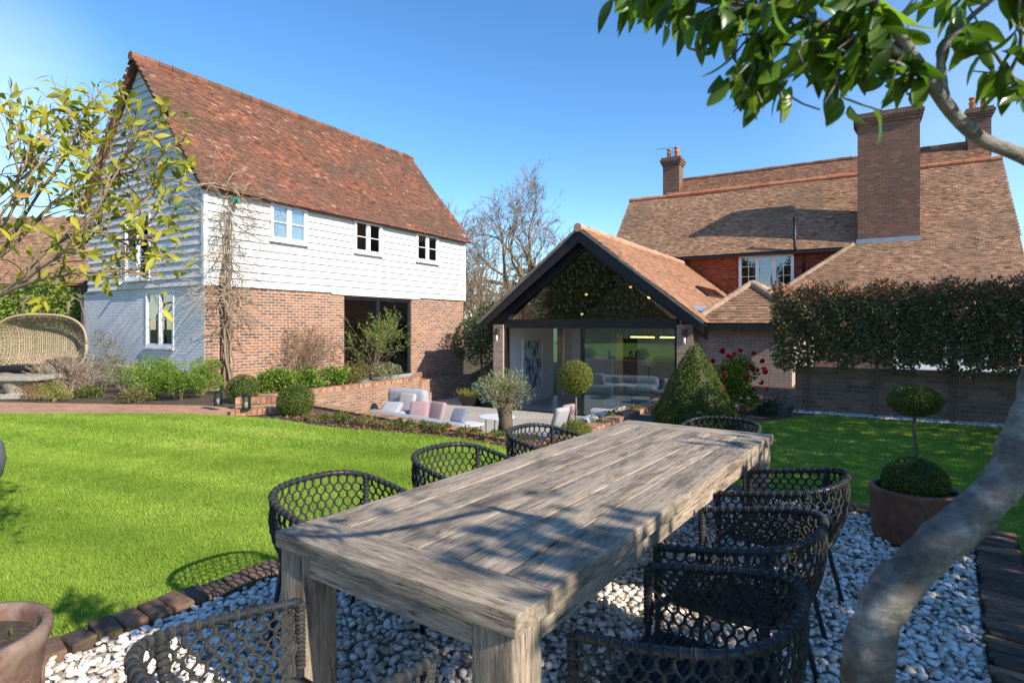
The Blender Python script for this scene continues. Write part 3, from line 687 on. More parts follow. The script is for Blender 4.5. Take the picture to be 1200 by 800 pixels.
# black sliding door
m = MB()
x0, x1, z0, z1 = 4.27, 7.28, -.12, 2.40
m.box((x0, .06, z1 - .08), (x1, .16, z1)); m.box((x0, .06, z0), (x1, .16, z0 + .07)); 
for x in (x0, (x0 + x1) / 2 - .04, x1 - .08): m.box((x, .065, z0 + .07), (x + .08, .155, z1 - .08))
dr = obj('sliding_door', m, M['black'], barn)
m = MB(); m.box((x0 + .08, .105, z0 + .07), (x1 - .08, .113, z1 - .08)); obj('pane', m, M['glass'], dr)
m = MB(); m.box((x0 - .5, -.058, 2.44), (x1 + .35, -.003, 2.52)); obj('lintel_board', m, M['white'], barn)
# roof
OH = .22; sl_len = math.hypot(BWd / 2 + OH, (RZ - EZ) * (BWd / 2 + OH) / (BWd / 2))
zE = EZ - slope * OH
m = MB()
S1 = nrm((0, BWd / 2, RZ - EZ)); S2 = nrm((0, -BWd / 2, RZ - EZ))
# underlay
m.extrude([(-.2, -OH, zE), (-.2, BWd / 2, RZ), (-.2, BWd + OH, zE), (-.2, BWd + OH - .06, zE - .03), (-.2, BWd / 2, RZ - .09), (-.2, -OH + .06, zE - .03)], (BL + .42, 0, 0), .2)
m.v[-1] = m.v[-1]
roof = obj('roof', m, M['tile_barn'], barn)
m = MB(); tiles(m, (-.26, -OH - .03, zE - .02), (1, 0, 0), S1, BL + .52, sl_len + .03, seed=3); tiles(m, (BL + .26, BWd + OH + .03, zE - .02), (-1, 0, 0), S2, BL + .52, sl_len + .03, seed=4)
obj('roof_tiles', m, M['tile_barn'], roof)
m = MB(); ridge(m, (-.28, BWd / 2, RZ + .03), (BL + .28, BWd / 2, RZ + .03), .12, .33, 2); obj('ridge_tiles', m, M['tile_barn'], roof)
m = MB(); m.box((-.1, -.16, EZ - .20), (BL + .1, -.06, EZ - .12)); 
gt = obj('gutter', m, M['black'], barn)
m = MB(); m.tube([(-.12, .10, -.1), (-.12, .10, 2.4)], .04, 8); 
# verge boards
m = MB(); m.beam((-.13, -OH + .05, zE - .02), (-.13, BWd / 2, RZ - .06), .03, .1); m.beam((-.13, BWd + OH - .05, zE - .02), (-.13, BWd / 2, RZ - .06), .03, .1); obj('verge_board', m, M['tile_barn'], barn)
m = MB(); m.tube([(-.04, 6.05, 0), (-.04, 6.05, 2.4), (-.04, 5.8, 2.8)], .045, 8); obj('drainpipe', m, M['black'], barn)
m = MB(); m.box((.55, -.25, 4.52), (.72, -.06, 4.62)); m.box((.60, -.33, 4.48), (.70, -.25, 4.58)); 
tag(obj('floodlight', m, m_plain('green_lamp_casing', (.01, .22, .15), .4), loc=(A0[0], A0[1], 0), rz=TH_B), 'small green lamp under the eave at the barn corner', 'lamp')
m = MB(); m.tube([(-.06, 3.75, 2.66), (-.2, 3.7, 2.62)], .035, 10); obj('camera_body', m, M['white'], None); c_o = bpy.context.scene.objects['camera_body']; c_o.name = 'security_camera'; c_o.location = (A0[0], A0[1], 0); c_o.rotation_euler = (0, 0, TH_B)
tag(c_o, 'small white security camera below the gable window of the barn', 'security camera')
# chair-shaped easel object behind the door glass
t = thing('lounge_chair', 'black shell chair on wooden legs seen through the barn door', 'chair', (*bw(6.3, .95), -.13), TH_B)
m = MB(); m.rbox((0, .1, .72), (.5, .05, .75), .024, rot=[[1, 0, 0], [0, cos(.35), -sin(.35)], [0, sin(.35), cos(.35)]]); m.rbox((0, -.2, .40), (.5, .5, .06), .03); obj('shell', m, M['black'], t, True)
for sx in (-.2, .2):
    for sy in (-.4, .12):
        m = MB(); m.tube([(sx, sy, 0), (sx * .6, sy * .4, .42)], .014, 6); obj('leg', m, m_plain('pale_timber', (.45, .28, .15), .6) if (sx, sy) == (-.2, -.4) else bpy.data.materials['pale_timber'], t)

# ==================================================================== glazed extension
ext = thing('glazed_extension', 'single storey brick extension with a black framed glass gable and orange tiled roof', 'extension', (F0[0], F0[1], 0), TH_H)
EW = 6.24; XE = 1.60; XR = 4.30; OHX = .36; EXL = 11.0; ax_ = EW / 2
sx = (XR - XE) / (EW / 2 + OHX)
m = MB()
for a, b in ((0, .36), (EW - .42, EW)): m = MB(); m.box((a, 0, PD), (b, .45, 1.56)); obj('pier', m, M['new_brick'], ext)
m = MB(); m.box((EW - .25, .45, PD), (EW, EXL, 1.56)); m.box((0, .45, PD), (.25, 3.6, 1.56)); m.box((0, 4.5, PD), (.25, EXL, 1.56)); obj('side_wall', m, M['new_brick'], ext)
m = MB(); m.box((.253, .5, PD), (.30, 3.6, 1.9)); m.box((.253, 4.5, PD), (.30, 7.5, 1.9)); m.box((EW - .30, .5, PD), (EW - .253, 7.5, 1.9)); 
wall_with_holes(m, .3, EW - .3, PD, 1.6, [(2.25, 2.95, PD, 1.05)], 5.2, 5.3); m.extrude([(.45, 5.2, 1.602), (EW - .45, 5.2, 1.602), (ax_, 5.2, 3.85)], (0, .1, 0)); m.box((2.95, 2.6, PD), (3.02, 3.5, 1.3))
obj('inner_wall', m, M['inner_white'], ext)
m = MB(); m.box((.26, .1, PD - .01), (EW - .26, 7.5, PD + .012)); obj('floor', m, M['floor_in'], ext)
# black frame
m = MB(); 
m.box((.36, .08, PD), (.44, .24, 1.45)); m.box((EW - .50, .08, PD), (EW - .42, .24, 1.45)); m.box((2.98, .09, PD), (3.06, .23, 1.45)); m.box((.36, .06, 1.45), (EW - .42, .26, 1.72)); m.box((.44, .085, PD), (EW - .5, .235, PD + .03))
fo = obj('door_frame', m, M['black'], ext)
m = MB(); m.box((3.06, .13, PD + .03), (EW - .50, .15, 1.45)); obj('pane', m, M['glass_big'], fo)
m = MB(); m.box((3.12, .17, PD + .03), (4.4, .19, 1.45)); 
ax = EW / 2
gx = .62
m2 = MB(); zt = XE + sx * (ax + OHX) - .42
m2.extrude([(.50 + .1, .14, 1.72), (EW - .6, .14, 1.72), (ax, .14, zt)], (0, .015, 0)); fg = obj('gable_pane', m2, M['glass_gable'], ext)
m = MB(); th_ = math.atan(sx)
for sgn in (-1, 1):
    e = ax + sgn * (ax + OHX)
    # bargeboard: parallelogram band below the tiles
    dz = .36
    for (yy, dpt, dd, inset) in ((-.34, .035, dz, 0), (.04, .06, .52, 0)):
        base = [(e, XE - .03), (ax, XE + sx * (ax + OHX) - .03), (ax, XE + sx * (ax + OHX) - .03 - dd), (e, XE - .03 - dd + .10)]
        m.extrude([(x, yy, z) for x, z in base], (0, dpt, 0))
    m.extrude([(e, -.305, XE - .04), (ax, -.305, XE + sx * (ax + OHX) - .04), (ax, -.305, XE + sx * (ax + OHX) - .07), (e, -.305, XE - .07)], (0, .40, 0))
obj('bargeboard', m, M['black'], ext)
m = MB()
zr = XE + sx * (ax + OHX)
m.extrude([(-OHX, -.36, XE), (ax, -.36, zr), (EW + OHX, -.36, XE), (EW + OHX - .03, -.36, XE - .028), (ax, -.36, zr - .03), (-OHX + .03, -.36, XE - .028)], (0, EXL + .36, 0), .3)
xr = obj('roof', m, M['tile_ext'], ext)
Sx1 = nrm((1, 0, sx)); Sx2 = nrm((-1, 0, sx)); sll = math.hypot(ax + OHX, zr - XE)
m = MB(); tiles(m, (-OHX - .03, EXL, XE - .02), (0, -1, 0), Sx1, EXL + .4, sll, seed=5); tiles(m, (EW + OHX + .03, -.40, XE - .02), (0, 1, 0), Sx2, EXL + .4, sll, seed=6); obj('roof_tiles', m, M['tile_ext'], xr)
m = MB(); ridge(m, (ax, -.42, zr + .02), (ax, EXL - .2, zr + .02), .12, .33, 4); obj('ridge_tiles', m, M['ridge_ext'], xr)
# verge of mortar undercloak
m = MB()
for sgn in (-1, 1):
    e = ax + sgn * (ax + OHX); m.beam((e, -.39, XE - .005), (ax, -.39, zr - .005), .05, .055)
obj('verge', m, m_plain('verge_mortar', (.20, .185, .165), .9, var=.3), xr)
m = MB(); q = 3.9
for a, b in ((5.2, 8.2),):
    pA = np.array([EW + OHX, 0, XE]); up = nrm((-1, 0, sx)); nv = nrm((sx, 0, 1))
    c = pA + up * 1.75 + nv * .07 + np.array([0, (a + b) / 2, 0])
    m.boxes([c], [[up * .28, np.array([0, (b - a) / 2, 0]), nv * .05]])
rl = obj('rooflight', m, M['dark_metal'], xr)
for a in (5.2,):
    m = MB(); m.boxes([c + nv * .052], [[up * .22, np.array([0, (b - a) / 2 - .06 if False else 1.44, 0]), nv * .004]]); obj('pane', m, M['glass'], rl)
m = MB(); m.box((-OHX, -.38, XE - .16), (-OHX + .1, EXL, XE - .06)); obj('gutter', m, M['dark_metal'], ext)
# ceiling lights behind the gable glass
def wall_lamp(px_local, label):
    p = hw(px_local, -.002); t = thing('wall_lamp', label, 'wall lamp', (p[0], p[1], 1.12), TH_H, 'lamps on the brick piers')
    m = MB(); m.box((-.05, -.03, -.02), (.05, 0, .30)); m.box((-.055, -.12, .12), (.055, -.03, .32)); obj('backplate', m, m_plain('bronze', (.12, .085, .06), .4, .6), t)
    m = MB(); m.tube([(0, -.075, -.08), (0, -.075, .12)], .035, 12); obj('shade', m, M['inner_white'], t, True)
wall_lamp(.18, 'bronze and white wall lamp on the left brick pier of the extension'); wall_lamp(EW - .2, 'bronze and white wall lamp on the right brick pier behind the cone topiary')
for i, (x, y, z) in enumerate([(2.5, 1.6, 2.55), (3.4, 3.2, 2.85), (1.9, 2.6, 1.95), (4.3, 2.4, 2.45)]):
    p = hw(x, y)
    t = thing('spotlight', ['small warm spotlight high on the left ceiling slope behind the gable glass', 'small warm spotlight nearest the ridge behind the gable glass', 'lowest small warm spotlight behind the gable glass', 'small warm spotlight on the right ceiling slope behind the gable glass'][i], 'spotlight', (*p, z), 0, 'ceiling spotlights')
    m = MB(); m.tube([(0, 0, 0), (0, 0, .06)], .05, 12); obj('casing', m, M['white'], t)
    m = MB(); m.lathe([(.005, -.07), (.04, -.055), (.05, -.03), (.04, -.004), (.005, -.002)], n=12); obj('bulb', m, M['warm'], t)
m = MB(); zc = 3.0
m.extrude([(.3, .6, 1.62), (ax - .1, .6, zr - .25), (ax - .1, .6, zr - .30), (.3, .6, 1.57)], (0, 6.8, 0)); m.extrude([(EW - .3, .6, 1.62), (ax + .1, .6, zr - .25), (ax + .1, .6, zr - .30), (EW - .3, .6, 1.57)], (0, 6.8, 0)); obj('ceiling', m, m_plain('grey_ceiling', (.35, .34, .33), .9), ext)  # both ceiling slopes in the same mid grey
# pendants
for i, x in enumerate((3.75, 4.75)):
    p = hw(x, 3.4); t = thing('pendant_lamp', ['linear warm pendant lamp nearer the middle of the glazed room', 'linear warm pendant lamp nearer the right wall of the glazed room'][i], 'pendant lamp', (*p, 1.22), TH_H, 'pendant lamps in the extension')
    m = MB(); m.box((-.42, -.05, -.05), (.42, .05, 0)); m.tube([(-.3, 0, 0), (-.3, 0, 1.2)], .006, 4); m.tube([(.3, 0, 0), (.3, 0, 1.2)], .006, 4); obj('bar', m, M['dark_metal'], t)
    m = MB(); [m.box((-.40 + k * .165, -.045, -.10), (-.27 + k * .165, .045, -.053)) for k in range(5)]; obj('shade', m, M['warm'], t)
def sofa(name, label, p, rz, w, seatm, backs, mats, z0, arms=True, depth=.95, group=None):
    t = thing(name, label, 'sofa', (p[0], p[1], z0), rz, group)
    m = MB(); m.rbox((0, 0, .24), (w, depth, .34), .13, bulge=.05); obj('seat', m, mats, t, True)
    m = MB(); m.rbox((0, depth / 2 - .08, .42), (w + .1, .32, .64), .15); obj('backrest', m, mats, t, True)
    if arms:
        for s in (-1, 1): m = MB(); m.rbox((s * w / 2, 0.05, .36), (.28, depth, .46), .13); obj('armrest', m, mats, t, True)
    m = MB(); [m.box((s * w * .4 - .04, q - .04, 0), (s * w * .4 + .04, q + .04, .09)) for s in (-1, 1) for q in (-.3, .3)]; obj('feet', m, M['dark_metal'], t)
    return t
def cushion(p, z, rz, mat, label, tilt=.35, size=.45):
    m = MB(); c, s = cos(tilt), sin(tilt); m.rbox((0, 0, size / 2), (size, .15, size), .07, rot=[[1, 0, 0], [0, c, -s], [0, s, c]])
    return tag(obj('cushion', m, mat, None, True, (p[0], p[1], z), rz), label, 'cushion')
# furniture seen through the glass
sofa('indoor_sofa', 'curved teal sofa behind the sliding glass of the extension', hw(4.7, 3.0), TH_H, 2.3, None, 0, M['teal'], PD + .02)
for i, (dx, mt, nm) in enumerate([(-.7, 'teal_pale', 'pale teal cushion at the left end of the teal sofa'), (-.15, 'teal', 'dark teal cushion in the middle of the teal sofa'), (.2, 'pink', 'pinkish cushion right of the middle on the teal sofa'), (.75, 'teal', 'dark teal cushion at the right end of the teal sofa')]):
    cushion(hw(4.7 + dx, 3.12), PD + .44, TH_H, M[mt], nm)
t = thing('coffee_table', 'round pale coffee table in front of the teal sofa behind the glass', 'table', (*hw(4.5, 1.9), PD + .012), TH_H)
m = MB(); m.lathe([(.001, .40), (.48, .40), (.49, .42), (.48, .44), (.001, .44)], n=36); obj('table_top', m, M['table_white'], t)
for k in range(4): m = MB(); an = k * pi / 2 + .5; m.tube([(.36 * cos(an), .36 * sin(an), 0), (.36 * cos(an), .36 * sin(an), .40)], .012, 6); obj('leg', m, M['dark_metal'], t)
for i, (x, y) in enumerate(((3.5, 1.5), (3.35, 2.6))):
    m = MB(); m.rbox((0, 0, .22), (.62, .62, .42), .2); tag(obj('pouf', m, M['teal_pale'], None, True, (*hw(x, y), PD + .012), TH_H), ['round pale blue pouf close behind the sliding glass', 'round pale blue pouf standing further back in the glazed room'][i], 'pouf')
t = thing('table_lamp', 'table lamp with a pale drum shade inside the glazed room', 'lamp', (*hw(3.65, 4.4), PD + .012), TH_H)
m = MB(); m.tube([(0, 0, 0), (0, 0, 1.35)], .02, 8); m.lathe([(.001, 0), (.16, 0), (.16, .03), (.001, .03)]); obj('stand', m, M['dark_metal'], t)
m = MB(); m.lathe([(.24, 1.2), (.22, 1.55)], n=24); obj('lamp_shade', m, M['inner_white'], t, True)
# painting in the hall
M['art'] = None
tt = NT('abstract_painting'); oc = tt.coord(); f1 = tt.noise(tt.mapping(oc, (5, 5, 1.6)), 1.3, 6, .65); cc = tt.ramp(f1, [(.30, (.02, .02, .03)), (.42, (.03, .12, .22)), (.50, (.45, .55, .62)), (.58, (.80, .80, .78)), (.72, (.10, .09, .08))]); M['art'] = tt.pbr(cc, .6)
t = thing('painting', 'tall blue black and white abstract painting on the hall wall', 'painting', (*hw(.305, 2.0), PD + .42), TH_H - pi / 2)
m = MB(); wall_with_holes(m, -.70, .70, 0, 1.75, [(-.64, .64, .05, 1.70)], 0, .04); obj('frame', m, M['white'], t)
m = MB(); m.box((-.64, .003, .05), (.64, .02, 1.70)); obj('canvas', m, M['art'], t)

# ---- link with small hipped roof
link = thing('link_building', 'low brick link with a small hipped brown tile roof beside the extension', 'building', (F0[0], F0[1], 0), TH_H)
m = MB(); m.box((EW + .003, .42, PD), (8.55, .65, 1.52)); m.box((8.3, .65, PD), (8.55, 8.2, 1.52)); obj('wall', m, M['new_brick'], link)
LX0, LX1, LY, LZ = 6.2, 8.95, .1, 1.56; LA = (7.45, 1.55, 2.62)
m = MB(); 
def tri_roof(mb, pts, r=.3): mb.extrude(pts, (0, 0, -.04), r)
tri_roof(m, [(LX0, LY, LZ), (LX1, LY, LZ), LA]); tri_roof(m, [(LX1, LY, LZ), (LX1, 9, LZ), (7.45, 9, LA[2]), LA]); tri_roof(m, [(LX0 - .3, 9, LZ), (LX0 - .3, LY, LZ), LA, (7.45, 9, LA[2])])
lr = obj('roof', m, M['tile_house'], link)
m = MB(); Sf = nrm((0, LA[1] - LY, LA[2] - LZ)); lf = math.hypot(LA[1] - LY, LA[2] - LZ)
tiles(m, (LX0, LY - .03, LZ), (1, 0, 0), Sf, LX1 - LX0, lf, poly=[(0, 0), (LX1 - LX0, 0), (LA[0] - LX0 + .05, lf), (LA[0] - LX0 - .05, lf)], seed=7, ga=.125)
Sr = nrm((-(LX1 - LA[0]), 0, LA[2] - LZ)); lr_l = math.hypot(LX1 - LA[0], LA[2] - LZ)
tiles(m, (LX1 + .03, LY, LZ), (0, 1, 0), Sr, 8.6, lr_l, poly=[(0, 0), (8.6, 0), (8.6, lr_l), (LA[1] - LY, lr_l)], seed=8)
Sl = nrm((LA[0] - LX0 + .3, 0, LA[2] - LZ)); ll_ = math.hypot(LA[0] - LX0 + .3, LA[2] - LZ)
tiles(m, (LX0 - .33, 8.7, LZ), (0, -1, 0), Sl, 8.6, ll_, poly=[(0, 0), (8.6, 0), (8.6 - LA[1] + LY, ll_), (0, ll_)], seed=9)
obj('roof_tiles', m, M['tile_house'], lr)
m = MB(); ridge(m, (LX1, LY, LZ + .06), (LA[0], LA[1], LA[2] + .06), .10, .17, 3, .02); ridge(m, (LX0, LY, LZ + .06), (LA[0], LA[1], LA[2] + .06), .09, .17, 4, .015); ridge(m, (LA[0], LA[1], LA[2] + .04), (LA[0], 9, LA[2] + .04), .11, .33, 5); obj('hip_tiles', m, M['ridge_brown'], lr)
m = MB(); m.box((LX0 + .2, LY - .13, LZ - .13), (LX1 + .05, LY - .02, LZ - .02)); obj('gutter', m, M['dark_metal'], link)
m = MB(); m.boxes([(6.35, .5, 1.98)], [[np.array([.22, 0, -.05]), np.array([.05, .14, .05]), np.array([.01, 0, .01])]]); obj('lead_flashing', m, M['lead'], lr)

# ==================================================================== main house
house = thing('main_house', 'old brick and tile hung house with long brown tiled roofs', 'house', (F0[0], F0[1], 0), TH_H)
HX0, HX1 = -.35, 14.7
m = MB(); m.box((HX0, 11.15, PD), (9.9, 11.4, 4.9)); obj('tile_hung_wall', m, M['hung_tile'], house)
m = MB(); m.box((HX0, 11.4, PD), (HX0 + .25, 16.8, 4.9)); m.extrude([(HX0, 11.15, 4.9), (HX0, 14, 7.9), (HX0, 16.8, 4.9)], (.2, 0, 0)); obj('side_wall', m, M['old_brick'], house); m = MB(); m.extrude([(HX1 - .2, 8.3, 1.6), (HX1 - .2, 14, 7.9), (HX1 - .2, 16.8, 4.9), (HX1 - .2, 16.8, 1)], (.2, 0, 0)); obj('gable_wall', m, M['old_brick'], house); m = MB(); m.box((5.9, 8.25, PD), (HX1 - .3, 8.5, 1.62)); m.box((5.9, 8.5, PD), (6.15, 11.2, 1.6)); obj('brick_wall', m, M['old_brick'], house)
pitch = (8.05 - 4.82) / 3.0
zl = lambda y: 4.82 + pitch * (y - 11)
m = MB()
# front roof left of catslide, then catslide
m.extrude([(HX0 - .1, 10.85, zl(10.85)), (HX1, 10.85, zl(10.85)), (HX1, 14, 8.05), (HX0 - .1, 14, 8.05)], (0, 0, -.06), .3)
m.extrude([(5.7, 8, zl(8)), (HX1, 8, zl(8)), (HX1, 10.85, zl(10.85) + .002), (9.7, 10.85, zl(10.85) + .002)], (0, 0, -.06), .3)
m.extrude([(5.7, 8, zl(8)), (9.85, 11, zl(11)), (9.85, 14.5, zl(11)), (5.7, 14.5, zl(8))], (0, 0, -.05), .3) if False else None
m.extrude([(5.7, 8, zl(8) - .01), (9.75, 10.95, zl(10.95) - .01), (9.75, 11.14, zl(10.95) - .01), (5.7, 11.14, zl(8) - .01)], (0, 0, -.05), .3)
m.extrude([(HX0 - .1, 14, 8.05), (HX1, 14, 8.05), (HX1, 15.6, 6.6), (HX0 - .1, 15.6, 6.6)], (0, 0, -.06), .3)
hr = obj('roof', m, M['tile_house'], house)
Sh = nrm((0, 1, pitch)); k = math.hypot(1, pitch)
m = MB(); tiles(m, (HX0 - .15, 10.80, zl(10.80)), (1, 0, 0), Sh, HX1 - HX0 + .2, 3.2 * k, seed=10)
w_ = HX1 - 5.6
tiles(m, (5.6, 7.95, zl(7.95)), (1, 0, 0), Sh, w_, 2.85 * k, poly=[(0, 0), (w_ + .05, 0), (w_ + .05, 2.87 * k), (4.05, 2.87 * k)], seed=12)
obj('roof_tiles', m, M['tile_house'], hr)
m = MB(); ridge(m, (HX0 - .15, 14, 8.09), (HX1 + .05, 14, 8.09), .13, .40, 6); obj('ridge_tiles', m, M['ridge_orange'], hr)
m = MB(); ridge(m, (5.6, 7.95, zl(7.95) + .05), (9.75, 10.85, zl(10.85) + .05), .08, .16, 7, .02); obj('hip_tiles', m, M['ridge_brown'], hr)
m = MB(); p2 = 1.0; yb, zb = 17.0, 9.55
m.extrude([(1.2, 15.4, zb - 1.6), (HX1, 15.4, zb - 1.6), (HX1, yb, zb), (1.2, yb, zb)], (0, 0, -.06), .3)
m.extrude([(1.2, yb, zb), (HX1, yb, zb), (HX1, 20.5, 6), (1.2, 20.5, 6)], (0, 0, -.06), .3); br_ = obj('rear_roof', m, M['tile_red'], house)
m = MB(); tiles(m, (.8, 14.9, zb - 2.1), (1, 0, 0), nrm((0, 1, 1)), HX1 - .8, 2.1 * 1.414, seed=13); obj('roof_tiles', m, M['tile_red'], br_)
m = MB(); ridge(m, (.9, yb, zb + .03), (HX1, yb, zb + .03), .12, .33, 8); obj('ridge_tiles', m, M['tile_red'], br_)
m = MB(); m.box((HX0, 10.74, zl(10.8) - .14), (9.6, 10.84, zl(10.8) - .04)); m.box((HX0, 10.86, zl(10.8) - .10), (9.7, 11.15, zl(10.8) - .07)); obj('gutter', m, M['dark_metal'], house)
window(house, 5.46, 7.62, 3.12, 4.55, 11.11, 'x', 3, 2, 1, fw=.08)
for i in (1, 2): window(house, 9.2 + i * 1.75, 10.7 + i * 1.75, .1, 1.2, 8.2, 'x', 2, 1, 0, fw=.09)
m = MB(); m.box((11.0, 8.17, -.25), (14.2, 8.245, .02)); obj('rendered_band', m, M['white'], house)
m = MB(); m.tube([(7.97, 11.02, 3.5), (7.97, 11.02, 4.35), (7.9, 10.98, 4.5), (7.72, 10.75, 4.62), (7.68, 10.7, 4.75), (7.68, 10.7, 5.9)], .055, 10); m.tube([(7.68, 10.7, 5.86), (7.68, 10.7, 5.93)], .07, 10); obj('soil_pipe', m, M['black'], house, True)
# chimneys
def chimney(label, x0, x1, y0, y1, z0, z1, pots, cap=True):
    t = thing('chimney', label, 'chimney', (*hw((x0 + x1) / 2, (y0 + y1) / 2), z0), TH_H)
    w, d, h = (x1 - x0) / 2, (y1 - y0) / 2, z1 - z0
    m = MB(); m.box((-w, -d, 0), (w, d, h - .45)); obj('stack', m, M['chimney_brick'], t)
    m = MB()
    for k, e in enumerate((.05, .10, .14, .08)): m.box((-w - e, -d - e, h - .447 + k * .11), (w + e, d + e, h - .45 + (k + 1) * .11))
    obj('corbel', m, M['chimney_brick'], t)
    for (a, b, s) in pots:
        m = MB(); m.lathe([(.13 * s, h - .02), (.11 * s, h + .3 * s), (.14 * s, h + .32 * s), (.14 * s, h + .36 * s), (.10 * s, h + .38 * s), (.10 * s, h + .5 * s), (.14 * s, h + .52 * s), (.13 * s, h + .58 * s), (.02, h + .58 * s)], (a, b, 0), 16); obj('chimney_pot', m, M['ridge_orange'], t, True)
    m = MB(); m.box((-w - .04, -d - .04, -.02), (w + .04, -d - .003, .16)); obj('lead_flashing', m, M['lead'], t); return t
chimney('large brick chimney stack rising from the roof beside the overhanging branch', 9.88, 11.88, 10.9, 12.0, 4.72, 9.75, [])
sc_ = chimney('small brick chimney with clay pots at the left end of the ridge', .62, 1.52, 16.2, 17.0, 8.0, 10.75, [(-.22, 0, .95), (.2, 0, 1.05)])
chimney('brick chimney at the far right end of the rear ridge mostly hidden by leaves', 14.0, 14.8, 16.6, 17.4, 8.6, 11.0, [(-.2, 0, 1), (.2, 0, 1)])
m = MB(); m.tube([(0, 0, 0), (0, 0, .7)], .012, 5); m.tube([(0, 0, .65), (-.95, 0, .72)], .009, 4)
for k in range(7): m.tube([(-.15 - k * .12, -.16, .66), (-.15 - k * .12, .16, .69)], .005, 3)
tag(obj('aerial', m, M['dark_metal'], None, False, (*hw(1.05, 16.6), 10.7), TH_H), 'thin television aerial on the small left chimney', 'aerial')

# ==================================================================== dining table
TCX, TCY = ap(-1.5, 2.80); TRZ = math.atan2(.812, .583)
table = thing('dining_table', 'long weathered grey teak dining table standing on the pebbles', 'table', (TCX, TCY, 0), TRZ)
TL, TW, TH = 3.16, 1.10, .765; EP = .20
m = MB(); n = 6; g = np.random.default_rng(3)
for i in range(n):
    y0 = -TW / 2 + TW * i / n; m.rbox((0, y0 + TW / n / 2, TH - .030), (TL - 2 * EP - .006, TW / n - .007, .060 + g.normal() * .0006), .004, r=g.random())
obj('tabletop', m, M['wood_x'], table, True)
for s in (-1, 1):
    m = MB(); m.rbox((s * (TL / 2 - EP / 2), 0, TH - .0295), (EP, TW + .012, .061), .006, r=.4 + .3 * s); obj('end_board', m, M['wood_y'], table, True)
m = MB()
m.box((-TL / 2 + .14, -TW / 2 + .03, TH - .145), (TL / 2 - .14, -TW / 2 + .06, TH - .062)); obj('apron', m, M['wood_x'], table); m = MB(); m.box((-TL / 2 + .14, TW / 2 - .06, TH - .145), (TL / 2 - .14, TW / 2 - .03, TH - .062)); obj('apron', m, M['wood_x'], table)
m = MB(); m.box((-TL / 2 + .035, -TW / 2 + .14, TH - .145), (-TL / 2 + .065, TW / 2 - .14, TH - .062)); obj('end_apron', m, M['wood_y'], table); m = MB(); m.box((TL / 2 - .065, -TW / 2 + .14, TH - .145), (TL / 2 - .035, TW / 2 - .14, TH - .062)); obj('end_apron', m, M['wood_y'], table)
for sx_ in (-1, 1):
    for sy_ in (-1, 1):
        m = MB(); cx, cy = sx_ * (TL / 2 - .085), sy_ * (TW / 2 - .085); m.rbox((cx, cy, (TH - .061) / 2), (.145, .145, TH - .063), .006); obj('leg', m, M['wood_z'], table, True)

